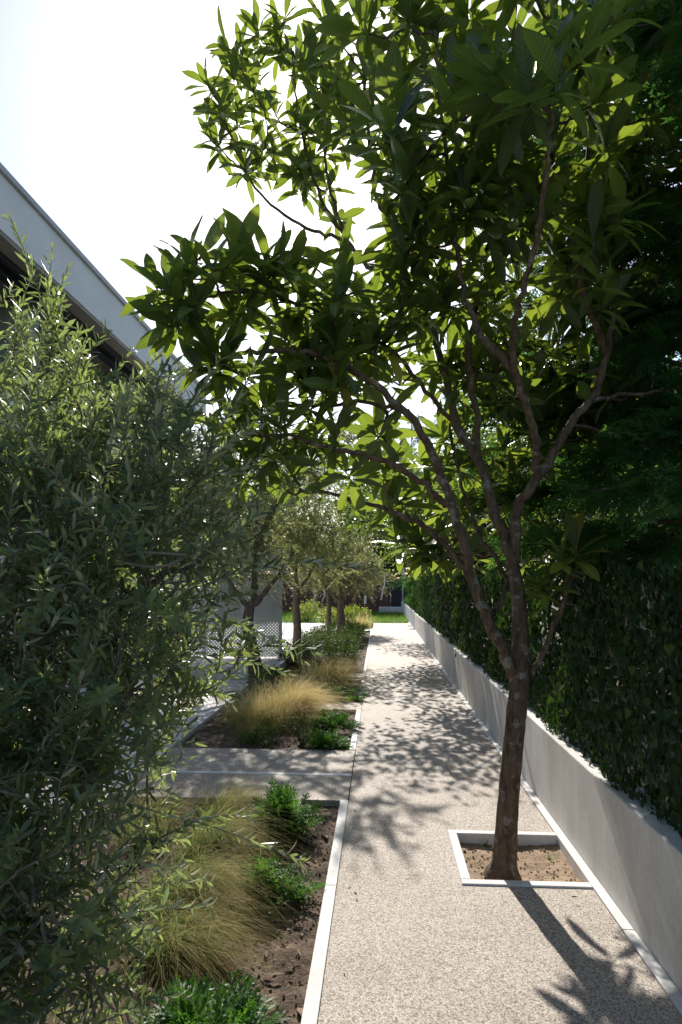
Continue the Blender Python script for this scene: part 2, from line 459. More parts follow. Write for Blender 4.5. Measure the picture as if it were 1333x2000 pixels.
g = flat('ground', rect(-600, 600, -300, 900), -.6, -.14, M_GROUND); tag(g, kind='structure')
PL, PR = -.222, 1.108                 # path edges
PX0, PX1, PY0, PY1 = .435, 1.108, 3.40, 4.13     # tree pit, outer edge
path = bpy.data.objects.new('path', None); link(path); tag(path, kind='structure')
flat('path_slab', [(PL, -3), (PR, -3), (PR, PY0), (PX0, PY0), (PX0, PY1), (PR, PY1), (PR, 6.05), (PL, 6.05)], -.13, 0, M_AGG, path)
for a, b_ in ((6.06, 12.0), (12.01, 18.2), (18.21, 24.4)):
    flat('path_slab', rect(PL, PR, a, b_), -.13, 0, M_AGG, path)
cross = bpy.data.objects.new('cross_path', None); link(cross); tag(cross, kind='structure')
flat('path_slab', rect(-2.0, PL - .008, 4.665, 5.25), -.13, -.001, M_AGG, cross)
flat('path_slab', rect(-2.0, PL - .008, 5.315, 6.05), -.13, -.001, M_AGG, cross)
flat('joint_strip', rect(-2.0, PL - .006, 5.252, 5.313), -.12, .002, M_EDGE, cross)
flat('path_slab', rect(-2.0, PL - .004, 20.6, 21.9), -.13, -.001, M_AGG, cross)
terr = flat('terrace', rect(-14, -2.004, -6, 24.4), -.13, 0, M_TERR); tag(terr, kind='structure')

def soil_sheet(name, x0, x1, y0, y1, z, amp, step, mat, seed=0, edge=.03):
    nx, ny = max(2, int((x1 - x0) / step)), max(2, int((y1 - y0) / step))
    xs, ys = np.linspace(x0, x1, nx), np.linspace(y0, y1, ny)
    V = []
    for y in ys:
        for x in xs:
            p = Vector((x * 3.1 + seed, y * 3.1, seed))
            h = noise.noise(p) * .9 + noise.noise(p * 3.3) * .6 + noise.noise(p * 9.1) * .42 + abs(noise.noise(p * 21)) * .35
            V.append((x, y, z + amp * h))
    Q = [(j * nx + i, j * nx + i + 1, (j + 1) * nx + i + 1, (j + 1) * nx + i) for j in range(ny - 1) for i in range(nx - 1)]
    o = mesh_obj(name, V, Q, mat); tag(o, kind='structure')
    return o
def soil_z(x, y, z, amp, seed=0):
    p = Vector((x * 3.1 + seed, y * 3.1, seed))
    return z + amp * (noise.noise(p) * .9 + noise.noise(p * 3.3) * .6 + noise.noise(p * 9.1) * .42 + abs(noise.noise(p * 21)) * .35)

SOIL1 = (-.045, .026)
soil_sheet('bed_soil', -2.0, -.288, .6, 4.66, SOIL1[0], SOIL1[1], .024, M_SOIL)
soil_sheet('bed_soil', -2.0, -.288, 6.056, 20.6, -.045, .022, .06, M_SOIL, 3)
soil_sheet('bed_soil', -2.0, -.288, 21.9, 24.4, -.04, .02, .1, M_SOIL, 5)
soil_sheet('pit_soil', PX0 + .055, PX1 + .01, PY0 + .055, PY1 - .055, -.06, .016, .016, M_SOIL_DRY, 9)

def clods(name, x0, x1, y0, y1, zf, n, smin, smax, mat, parent=None):
    base = bmesh.new(); bmesh.ops.create_icosphere(base, subdivisions=1, radius=1)
    tv = np.array([v.co for v in base.verts]); tf = np.array([[v.index for v in f.verts] for f in base.faces]); base.free()
    V, Q = [], []
    for i in range(n):
        x, y = rng.uniform(x0, x1), rng.uniform(y0, y1)
        s = smin + (smax - smin) * rng.random() ** 3
        v = tv * (s * rng.uniform(.6, 1.2, 3)) * (1 + rng.uniform(-.3, .3, (len(tv), 1)))
        a = rng.uniform(0, 6.28); c_, s_ = math.cos(a), math.sin(a)
        v = np.stack([v[:, 0] * c_ - v[:, 1] * s_, v[:, 0] * s_ + v[:, 1] * c_, v[:, 2]], 1) + (x, y, zf(x, y) + s * .25)
        Q.append(tf + i * len(tv)); V.append(v)
    o = mesh_obj(name, np.concatenate(V), np.concatenate(Q), mat, parent, smooth=False)
    return o
c = clods('soil_clods', -1.5, -.30, 1.5, 4.6, lambda x, y: soil_z(x, y, *SOIL1), 3600, .002, .010, M_SOIL)
tag(c, 'loose brown clods and crumbs scattered over the nearest planting bed', 'soil', kind='stuff')
c = clods('soil_clods', PX0 + .07, PX1 - .01, PY0 + .07, PY1 - .07, lambda x, y: soil_z(x, y, -.06, .016, 9), 500, .002, .010, M_SOIL_DRY)
tag(c, 'fine dry crumbs of pale earth inside the square tree pit', 'soil', kind='stuff')
c = clods('soil_clods', -1.2, -.30, 6.1, 8.2, lambda x, y: soil_z(x, y, -.045, .022, 3), 700, .004, .016, M_SOIL)
tag(c, 'brown crumbs of earth in the bed behind the cross path', 'soil', kind='stuff')

# edging strips
def edging(label, pieces, group='pale edging strips along the path'):
    x0 = min(p[0] for p in pieces); y0 = min(p[2] for p in pieces)
    t = thing('edging_strip', label, 'edging', (x0, y0, -.13), group)
    for p in pieces: box('edging_piece', *p, M_EDGE, t, bevel=.003)
    return t
EX0, EX1 = -.284, PL - .003
def ypieces(a, b_, n):
    L = (b_ - a) / n
    return [(EX0, EX1, a + i * L + .0015, a + (i + 1) * L - .0015, -.13, .006) for i in range(n)]
edging('long white edging strip between the nearest planting bed and the path', ypieces(-1.9, 4.66, 5))
edging('short white edging strip beside the golden grass bed', ypieces(6.056, 7.95, 2))
edging('white edging strip beside the bed between the two stepping slabs', ypieces(8.5, 10.3, 2))
edging('farthest white edging strip beside the dark low shrubs', ypieces(11.1, 20.6, 5))
edging('grey edging strip along the foot of the low white wall', [(PR + .003, 1.163, a, a + 1.995, -.13, .008) for a in np.arange(-3, 24, 2.0)])
pit = thing('tree_pit_edging', 'square white edging frame around the foot of the leaning tree', 'edging', (PX0, PY0, -.13))
box('edging_piece', PX0, PX0 + .052, PY0 + .0535, PY1 - .0535, -.13, .010, M_EDGE, pit, bevel=.003)
box('edging_piece', PX0, PX1, PY0, PY0 + .052, -.13, .010, M_EDGE, pit, bevel=.003)
box('edging_piece', PX0, PX1, PY1 - .052, PY1, -.13, .010, M_EDGE, pit, bevel=.003)
for i, (a, b_, l) in enumerate(((7.95, 8.45, 'nearer pale stepping slab set in the bed by the golden grass'), (10.35, 11.05, 'farther pale stepping slab set in the bed before the dark shrubs'))):
    o = box('stepping_slab', -.85, EX1 - .0, a, b_, -.08, .003, M_AGG, None, bevel=.004); tag(o, l, 'slab', 'stepping slabs in the bed')

# low wall on the right
wall = thing('low_wall', 'long low off-white rendered wall along the right of the path', 'wall', (1.165, -3, -.13))
bm = bmesh.new()
ys = [-3, 5, 12, 20, 24, 34.2]
box('wall_body', 1.165, 1.345, -3, 34.2, -.13, .545, M_WALL, wall, bevel=.008)

# ------------------------------------------------------------------ building on the left
BX = -4.8
B = thing('building', 'pale flat-roofed building with deep shaded balcony behind the olive tree', 'building', (BX, 5, 0))
box('ground_wall', -9, BX - .02, -4, 17.5, -.13, 3.1, M_BLDG, B)
box('parapet', BX - .18, BX, -4, 17.5, 3.1, 4.38, M_BLDG, B)
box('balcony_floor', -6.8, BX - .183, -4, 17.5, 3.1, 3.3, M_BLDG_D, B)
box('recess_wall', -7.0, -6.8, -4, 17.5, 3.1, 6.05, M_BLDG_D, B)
r = box('roof_slab', -9, BX, -4, 17.5, 6.07, 6.78, M_BLDG, B)
box('coping', -9, BX + .05, -4.05, 17.55, 6.782, 6.86, M_COPING, r)
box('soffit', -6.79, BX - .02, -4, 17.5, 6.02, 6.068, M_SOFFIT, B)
box('shutter_track', -5.36, -5.22, -4, 17.4, 5.86, 6.018, M_DARK, B)
box('shutter_track', -5.12, -5.06, -4, 17.4, 5.93, 6.018, M_DARK, B)
for i, y in enumerate((-3.2, 0.2, 3.6, 7.0, 10.4, 13.8)):
    w = box('window', -6.797, -6.74, y, y + 2.3, 3.32, 5.7, M_DARK, B)
    for k in range(2): box('pane', -6.738, -6.73, y + .08 + k * 1.12, y + 1.1 + k * 1.12, 3.42, 5.6, M_GLASS, w)
for y in (1.8, 5.7, 9.6, 13.5):
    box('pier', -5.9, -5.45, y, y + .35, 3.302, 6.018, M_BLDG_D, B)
lp = thing('spot_lamp', 'small dark round lamp hanging under the balcony roof edge', 'lamp', (-4.98, 9.55, 5.75))
gg = Geo(); gg.tube([(-4.98, 9.55, 6.02), (-4.98, 9.55, 5.82)], .012, 6); gg.obj('stem', M_DARK, lp)
gg = Geo(); gg.tube([(-4.98, 9.55, 5.86), (-4.98, 9.55, 5.85), (-4.98, 9.55, 5.72), (-4.98, 9.55, 5.71)], [.01, .085, .095, .01], 14); gg.obj('lamp_head', M_DARK, lp)

# platform and perforated screen
pf = thing('platform', 'low white concrete step in front of the perforated screen', 'step', (-3.3, 10.2, 0))
box('step_block', -4.77, -1.72, 10.32, 13.2, .001, .15, M_TERR, pf, bevel=.01)
scr = thing('perforated_screen', 'white perforated metal screen standing behind the olive trunks', 'screen', (-3.2, 11.9, .15))
def perf_mesh(w, h, pitch, r):
    nx, nz = int(w / pitch), int(h / (pitch * .5))
    V, Q = [], []
    for j in range(nz):
        for i in range(nx):
            cx, cz = (i + .5 + .25 * (1 if j % 2 else -1)) * pitch, (j + .5) * pitch * .5
            b0 = len(V); hh = pitch / 2
            for k in range(8):
                a = k * PI / 4; sx, sz = round(math.cos(a) * 1.2), round(math.sin(a) * 1.2)
                V.append((cx + sx * hh, 0, cz + sz * hh * .5))
            for k in range(8):
                a = k * PI / 4; V.append((cx + r * math.cos(a), 0, cz + r * math.sin(a)))
            for k in range(8):
                k2 = (k + 1) % 8; Q.append((b0 + k, b0 + k2, b0 + 8 + k2, b0 + 8 + k))
    return mesh_obj('panel', V, Q, M_PERF, mesh_only=True, smooth=False), nx * pitch, nz * pitch * .5
pm, pw, ph_ = perf_mesh(.74, 1.98, .062, .0095)
for i in range(4):
    for k in range(1):
        o = bpy.data.objects.new('panel', pm); link(o, scr); o.location = (-1.5 + i * (pw + .035), 0, .03)
for i in range(5):
    x = -3.2 - 1.5 + i * (pw + .035) - .034
    box('post', x - .012, x + .042, 11.87, 11.94, .15, 2.2, M_PERF, scr)

# ------------------------------------------------------------------ far end
lawn = thing('lawn_end', 'x', 'x') if False else None
o = flat('lawn', rect(-6, 1.16, 24.41, 34), -.13, -.03, M_GROUND); tag(o, kind='structure')
def blades(n, px, py, pz, lmin, lmax, width, lean, droop, segs, spread=.5, T0=None):
    """curved tapering grass blades; returns V,Q,uv,rnd"""
    az = rng.uniform(0, 2 * PI, n); L = rng.uniform(lmin, lmax, n)
    out = np.stack([np.cos(az), np.sin(az), np.zeros(n)], 1)
    inc = np.abs(rng.normal(0, spread, n))
    d = nrm(out * np.sin(inc)[:, None] + np.array([0, 0, 1.0]) * np.cos(inc)[:, None] + np.array(lean) * rng.uniform(.4, 1.2, n)[:, None])
    hd = nrm(d * np.array([1, 1, 0]) + 1e-4)
    ts = np.linspace(0, 1, segs + 1)
    base = np.stack([px, py, pz], 1)
    side = nrm(np.cross(hd, [0, 0, 1.0]) + rng.normal(0, .25, (n, 3)))
    dr = droop * rng.uniform(.5, 1.3, n)
    V = np.zeros((n, segs + 1, 2, 3))
    for k, t in enumerate(ts):
        c = base + d * (L * t)[:, None] + hd * (L * dr * .55 * t * t)[:, None] - np.array([0, 0, 1.0]) * (L * dr * t ** 2.3)[:, None]
        c += rng.normal(0, .011, (n, 3)) * t
        w = width * (1 - .85 * t) * .5
        V[:, k, 0] = c - side * w; V[:, k, 1] = c + side * w
    q0 = np.array([(2 * k, 2 * k + 1, 2 * k + 3, 2 * k + 2) for k in range(segs)])
    Q = q0[None] + (np.arange(n) * 2 * (segs + 1))[:, None, None]
    uv_t = np.array([(c, t) for t in ts for c in (0, 1)])
    return V.reshape(-1, 3), Q.reshape(-1, 4), np.tile(uv_t[q0.ravel()], (n, 1)), np.repeat(rng.random(n), 2 * (segs + 1))
n = 14000
V, Q, U, R_ = blades(n, rng.uniform(-5, 1.15, n), 24.45 + 9.2 * rng.random(n), np.full(n, -.03), .10, .26, .012, (0, 0, 0), .4, 2, .4)
o = mesh_obj('lawn_grass', V, Q, M_LAWN, uv=U, rnd=R_); tag(o, 'bright green lawn grass at the far end of the path', 'grass', kind='stuff')

fen = thing('corrugated_fence', 'dark reddish-brown corrugated fence across the far end of the garden', 'fence', (-4, 35, -.1))
pmesh = None
for i in range(62):
    x = -9.0 + i * .155
    if pmesh is None:
        bm = bmesh.new(); add_box(bm, 0, .158, 0, .035, 0, 2.1); pmesh = bm_obj('fence_board', bm, M_FENCE, fen)
        pmesh.location = (x + 4, 0, 0)
    else:
        o = pmesh.copy(); link(o, fen); o.location = (x + 4, (i % 2) * .045, 0)
box('rail', -9, .62, 35.09, 35.13, .3, .4, M_FENCE, fen); box('rail', -9, .62, 35.09, 35.13, 1.6, 1.7, M_FENCE, fen)
gt = thing('metal_gate', 'dark blue-black panel gate beside the brown fence end', 'gate', (1.0, 35, -.1))
box('gate_panel', .64, 1.56, 35.0, 35.05, -.05, 1.75, M_GATE, gt); box('gate_frame', .62, .66, 34.97, 35.08, -.1, 1.85, M_DARK, gt); box('gate_frame', 1.56, 1.6, 34.97, 35.08, -.1, 1.85, M_DARK, gt)
o = box('concrete_bench', -.02, 1.16, 32.6, 33.05, -.1, .28, M_WALL, None, bevel=.02); tag(o, 'low white concrete block at the end of the lawn', 'block')
po = thing('service_post', 'thin grey post with rungs standing at the far end of the low wall', 'post', (1.25, 33.2, .545))
gg = Geo(); gg.tube([(1.2, 33.2, .3), (1.2, 33.2, 2.25)], .035, 8); gg.obj('upright', M_POST, po)
gg = Geo(); gg.tube([(1.52, 33.6, .3), (1.28, 33.2, 2.3)], .025, 8); gg.obj('upright', M_GREY, po)
for z in (.7, 1.1, 1.5): 
    gg = Geo(); gg.tube([(1.2, 33.2, z), (1.42 - .06 * z, 33.35, z)], .016, 6); gg.obj('rung', M_GREY, po)

# neighbour's post behind the ivy screen
npst = thing('concrete_post', 'pale grey concrete post standing behind the ivy screen and conifer', 'post', (2.7, 6.7, 0))
box('shaft', 2.665, 2.735, 6.665, 6.735, -.14, 4.1, M_POST, npst, bevel=.006); box('cap', 2.65, 2.75, 6.65, 6.75, 4.1, 4.16, M_POST, npst, bevel=.006)
nw = thing('neighbour_house', 'shaded brown house wall beyond the conifer at the right edge', 'building', (6.5, 10, 0))
box('wall', 4.6, 9, 8.2, 16, -.14, 4.6, M_SOFFIT, nw); rf = box('roof', 4.4, 9.2, 8.0, 16.2, 4.6, 4.85, M_COPING, nw)

# ------------------------------------------------------------------ trees: loquat
def limb(pts, n=5): return catmull([at(*p) for p in pts], n)
LQ = thing('loquat_tree', 'large-leaved loquat tree leaning over the path from the square pit', 'tree', gnd(985, 1690, -.05))
b0 = np.array(LQ.location)
def radii(n, a, b_): return np.linspace(a, b_, n)
trunk = limb([(982, 1712, 3.60), (985, 1685, 3.60), (990, 1620, 3.60), (999, 1500, 3.60), (1010, 1390, 3.60), (1018, 1290, 3.60), (1014, 1180, 3.60), (1006, 1120, 3.62)], 7)
tr = np.interp(np.linspace(0, 1, len(trunk)), [0, .06, .14, .3, .5, .72, .8, 1], [.108, .098, .072, .062, .055, .054, .043, .036])
g1 = Geo(); g1.tube(trunk, tr, 18, .06); g1.obj('trunk', M_BARK, LQ)
LIMBS = [
 ([(1012, 1330, 3.6), (985, 1272, 3.56), (952, 1205, 3.5), (920, 1120, 3.45), (902, 1045, 3.4), (872, 950, 3.35), (842, 880, 3.3), (800, 812, 3.25), (720, 745, 3.2), (640, 700, 3.15), (560, 685, 3.1), (480, 690, 3.05)], .043, .012),
 ([(910, 1110, 3.44), (853, 1049, 3.5), (790, 1007, 3.55), (712, 981, 3.5), (633, 963, 3.4), (560, 960, 3.3)], .022, .008),
 ([(872, 985, 3.36), (850, 965, 3.3), (780, 912, 3.2), (712, 891, 3.15), (640, 872, 3.1), (560, 850, 3.1), (480, 850, 3.1)], .024, .008),
 ([(820, 840, 3.28), (796, 807, 3.35), (722, 789, 3.4), (633, 792, 3.4), (540, 790, 3.35), (450, 785, 3.3)], .016, .007),
 ([(1006, 1120, 3.62), (995, 1070, 3.65), (969, 1002, 3.72), (937, 902, 3.85), (895, 834, 3.95), (870, 740, 4.05), (845, 640, 4.15), (790, 560, 4.35), (720, 520, 4.6), (670, 470, 4.8), (600, 445, 4.95), (520, 390, 5.0), (470, 320, 5.0)], .042, .009),
 ([(700, 500, 4.7), (656, 436, 4.8), (620, 370, 4.8), (590, 260, 4.85), (578, 180, 4.9), (570, 95, 4.95)], .018, .007),
 ([(680, 470, 4.75), (648, 380, 4.7), (635, 290, 4.7), (632, 170, 4.7), (628, 80, 4.75)], .016, .006),
 ([(845, 640, 4.15), (790, 480, 4.0), (740, 390, 3.9), (725, 300, 3.8), (715, 180, 3.8), (700, 20, 3.8)], .02, .008),
 ([(1005, 1100, 3.62), (1011, 996, 3.55), (1048, 939, 3.5), (1116, 828, 3.55), (1158, 776, 3.6), (1185, 690, 3.7), (1205, 580, 3.8), (1235, 440, 3.9), (1260, 300, 4.0), (1280, 120, 4.0)], .038, .010),
 ([(1150, 785, 3.6), (1210, 772, 3.7), (1290, 765, 3.8), (1370, 745, 3.9)], .018, .008),
 ([(1045, 940, 3.5), (1050, 891, 3.42), (1032, 807, 3.3), (1006, 729, 3.2), (1002, 670, 3.1), (1012, 588, 2.95), (1053, 446, 2.75), (1074, 300, 2.6), (1078, 225, 2.55)], .030, .009),
 ([(1004, 720, 3.2), (948, 666, 3.25), (925, 620, 3.3), (901, 551, 3.35), (890, 470, 3.35), (880, 350, 3.3), (860, 200, 3.2), (850, 60, 3.2)], .024, .008),
 ([(937, 902, 3.85), (930, 800, 3.9), (915, 700, 3.8), (940, 560, 3.7), (960, 420, 3.6), (985, 280, 3.5), (1000, 120, 3.5), (1010, -60, 3.5)], .026, .009),
 ([(1185, 690, 3.7), (1140, 560, 3.5), (1130, 430, 3.4), (1150, 280, 3.4), (1170, 100, 3.4), (1180, -40, 3.4)], .022, .008),
 ([(1034, 1325, 3.6), (1062, 1275, 3.58), (1095, 1190, 3.55), (1120, 1130, 3.5), (1135, 1095, 3.5)], .024, .010),
 ([(965, 1195, 3.5), (990, 1130, 3.7), (935, 1040, 3.95), (900, 930, 4.2), (880, 820, 4.4), (900, 700, 4.6)], .02, .009),
 ([(895, 834, 3.95), (830, 760, 3.8), (770, 690, 3.6), (700, 640, 3.45), (600, 600, 3.2), (480, 570, 2.95), (400, 580, 2.85)], .018, .007),
 ([(1116, 828, 3.55), (1200, 850, 3.9), (1260, 900, 4.2)], .014, .007),
]
pool = []
for P, ra, rb in LIMBS:
    c = limb(P, 6)
    c[1:-1] += rng.normal(0, .006, (len(c) - 2, 3))
    g1 = Geo(); g1.tube(c, radii(len(c), ra * .82, rb * .85), 10, .06); g1.obj('branch', M_BARK, LQ)
    pool.append(c)
POOL = np.concatenate(pool)
LOBES = [  # px, py, depth, radius m, number of whorls
 (440, 220, 5.0, .26, 9), (545, 90, 5.0, .26, 9), (480, 150, 5.0, .24, 6), (560, 230, 4.9, .33, 11), (650, 130, 4.75, .34, 12), (690, 250, 4.5, .28, 8), (610, 330, 4.9, .22, 5), (640, 400, 4.9, .18, 3), (500, 290, 5.0, .22, 6), (560, 330, 4.95, .2, 4), (430, 270, 5.0, .12, 3),
 (760, 120, 3.7, .40, 13), (790, 250, 3.1, .26, 6), (880, 130, 3.5, .45, 15), (960, 60, 3.4, .4, 11), (1040, 150, 2.65, .22, 4), (1080, 210, 2.55, .14, 3), (1120, 90, 3.3, .4, 12), (1230, 80, 3.7, .5, 16), (1300, 150, 3.9, .45, 10),
 (950, 330, 3.4, .45, 17), (860, 300, 3.3, .35, 11), (1080, 340, 3.3, .4, 14), (1210, 310, 3.8, .5, 18), (1300, 380, 4.0, .4, 9), (800, 400, 3.3, .25, 6), (760, 470, 3.6, .22, 4),
 (440, 530, 2.9, .20, 8), (345, 585, 2.8, .12, 4), (400, 620, 2.9, .2, 6), (520, 560, 3.0, .24, 8), (600, 600, 3.1, .26, 8), (690, 600, 3.4, .30, 9), (780, 590, 3.6, .30, 9), (480, 690, 3.05, .22, 7), (590, 690, 3.2, .25, 8), (390, 700, 2.95, .14, 3),
 (860, 520, 3.5, .42, 14), (960, 520, 3.6, .42, 15), (1080, 520, 3.6, .42, 15), (1200, 520, 3.9, .45, 15), (1300, 560, 4.1, .4, 9),
 (470, 800, 3.2, .2, 6), (470, 900, 3.1, .14, 4), (560, 910, 3.25, .18, 5), (570, 820, 3.3, .22, 6), (640, 740, 3.3, .22, 5), (700, 690, 3.5, .28, 6), (650, 890, 3.2, .16, 3),
 (830, 700, 4.0, .38, 12), (930, 700, 4.2, .42, 14), (1080, 690, 4.0, .42, 14), (1200, 700, 4.2, .42, 11), (880, 830, 4.4, .35, 10), (990, 820, 4.6, .4, 11), (1080, 850, 4.6, .35, 9), (1180, 850, 4.3, .3, 7),
 (760, 960, 4.0, .26, 6), (850, 960, 4.5, .3, 8), (820, 1075, 4.1, .16, 5), (870, 1110, 4.2, .2, 5), (950, 980, 4.7, .3, 7), (1060, 1000, 4.6, .3, 6), (1095, 1120, 3.5, .15, 3), (1060, 1150, 3.6, .10, 3), (740, 840, 3.7, .16, 3), (960, 1065, 5.0, .2, 3), (1030, 1090, 5.2, .18, 3), (900, 1000, 5.0, .25, 4)]
targets = []
for px, py, d, r_, k in LOBES:
    c = at(px, py, d)
    for i in range(max(2, int(k * (.82 if px > 800 else .78) + .5))):
        v = nrm(rng.normal(0, 1, 3)) * (rng.random() ** .4) * r_
        targets.append(c + v * np.array([1, 1.15, .95]))
targets = np.array(targets)
order = np.argsort([np.min(np.linalg.norm(POOL - t, axis=1)) for t in targets])
LV = Leaves(); gt_ = Geo()
for ti in order:
    t = targets[ti]
    dist = np.linalg.norm(POOL - t, axis=1) + .35 * np.maximum(0, POOL[:, 2] - t[2] + .05)
    a = POOL[np.argmin(dist)]
    L = np.linalg.norm(t - a)
    if L > .02:
        mid = (a + t) / 2 + np.array([0, 0, -.10 * L]) + rng.normal(0, .05 * L, 3)
        c = catmull([a, mid, t], 5)
        c[1:-1] += rng.normal(0, .004, (len(c) - 2, 3))
        gt_.tube(c, radii(len(c), min(.011, .006 + .008 * L), .0045), 6)
        POOL = np.concatenate([POOL, c[3:]])
    ax = nrm(nrm(t - a + 1e-6) * .55 + np.array([0, 0, .85]) + rng.normal(0, .22, 3))
    far = 1 - .14 * min(1, max(0, (t[1] - 4.1) / .5))
    k = int(rng.integers(8, 14))
    u1 = nrm(np.cross(ax, [.3, .8, .1])); w1 = np.cross(ax, u1)
    ph0 = rng.uniform(0, 6.28)
    for i in range(k):
        f = i / (k - 1)
        az = ph0 + i * 2.4 + rng.normal(0, .2)
        pol = math.radians(22 + 82 * f ** .9 + rng.normal(0, 10))
        rad = math.cos(az) * u1 + math.sin(az) * w1
        d = ax * math.cos(pol) + rad * math.sin(pol) + np.array([0, 0, -.25 * f])
        up = ax * math.sin(pol) - rad * math.cos(pol) + np.array([0, 0, .1])
        ln = (.145 + .125 * math.sin(PI * min(1, .25 + .65 * f))) * rng.uniform(.75, 1.18) * far * (.72 if t[2] < 1.75 else 1.0) * (.86 if t[0] < -.2 and t[1] < 3.4 else 1.0) * (1.12 if rng.random() < .15 else 1.0)
        LV.add(d, up, t - ax * (f * .07), ln)
gt_.obj('twigs', M_TWIG, LQ)['kind'] = 'stuff'
LV.build('foliage', LOQ, M_LOQ, LQ, 300, wide=.88)

# ------------------------------------------------------------------ olives
def olive(label, base, crown, n_shoots, shoot_len, leaf_len, T, mat, trunk_pts, r0, limbs, single=0, leaf_gap=.024, group='olive trees along the beds', droop=.3):
    t = thing('olive_tree', label, 'tree', base, group)
    base = np.array(base)
    tp = catmull([base + np.array(p) for p in trunk_pts], 6)
    g = Geo(); g.tube(tp, np.interp(np.linspace(0, 1, len(tp)), [0, .15, 1], [r0 * 1.5, r0, r0 * .62]), 12, .08); g.obj('trunk', M_OBARK, t)
    pool = [tp[len(tp) // 2:]]
    for P in limbs:
        c = catmull([base + np.array(p) for p in P], 6); c[1:-1] += rng.normal(0, .01, (len(c) - 2, 3))
        g = Geo(); g.tube(c, radii(len(c), r0 * .5, r0 * .10), 8, .08); g.obj('branch', M_OBARK, t); pool.append(c)
    pool = np.concatenate(pool)
    cc = np.array([c[:3] for c in crown]); cr = np.array([c[3:6] for c in crown]); wts = np.prod(cr, 1) ** .75; wts /= wts.sum()
    cen = (cc * wts[:, None]).sum(0)
    g = Geo(); LV = Leaves()
    for s in range(n_shoots):
        i = rng.choice(len(cc), p=wts)
        v = nrm(rng.normal(0, 1, 3)) * rng.random() ** .42
        p0 = base + cc[i] + v * cr[i]
        a = pool[np.argmin(np.linalg.norm(pool - p0, axis=1))]
        out = nrm(v * .9 + np.array([0, 0, .75]) + rng.normal(0, .45, 3))
        L = shoot_len * rng.uniform(.5, 1.3) * (1.45 if rng.random() < .12 else 1)
        dr = droop * rng.uniform(-.4, 1.5)
        ts = np.linspace(0, 1, 7)
        c = p0 + out * (L * ts)[:, None] - np.array([0, 0, 1.0]) * (dr * L * ts ** 2)[:, None]
        c += np.cumsum(rng.normal(0, .006, c.shape), 0)
        if T is not DIA or s % 3 == 0:
            cv = catmull([a, (a + p0) / 2 + rng.normal(0, .04, 3), p0], 3)
            g.tube(np.concatenate([cv[:-1], c]), np.concatenate([np.linspace(.006, .004, len(cv) - 1), np.linspace(.0035, .0012, 7)]), 4)
        if s % 2 == 0: pool = np.concatenate([pool, c[2:6:2]])
        m = max(4, int(L / leaf_gap))
        tt = np.linspace(.06, 1, m) + rng.normal(0, .01, m)
        pos = np.stack([np.interp(tt, ts, c[:, k]) for k in range(3)], 1)
        ax = nrm(np.stack([np.interp(tt, ts, np.gradient(c[:, k])) for k in range(3)], 1))
        u = nrm(np.cross(ax, nrm(rng.normal(0, 1, 3))))
        w = np.cross(ax, u)
        th = np.arange(m) * (PI / 2) + rng.normal(0, .35, m)
        for sg in (1, -1):
            rad = sg * (np.cos(th)[:, None] * u + np.sin(th)[:, None] * w)
            pol = np.radians(rng.normal(48, 14, m))[:, None]
            d = ax * np.cos(pol) + rad * np.sin(pol)
            up = ax * np.sin(pol) - rad * np.cos(pol) + rng.normal(0, .3, (m, 3))
            LV.add(d, up, pos, leaf_len * rng.uniform(.65, 1.2, m) * (1 - .35 * np.clip(tt, 0, 1) ** 3))
    g.obj('twigs', M_OTWIG, t)['kind'] = 'stuff'
    LV.build('foliage', T, mat, t, single)
    return t

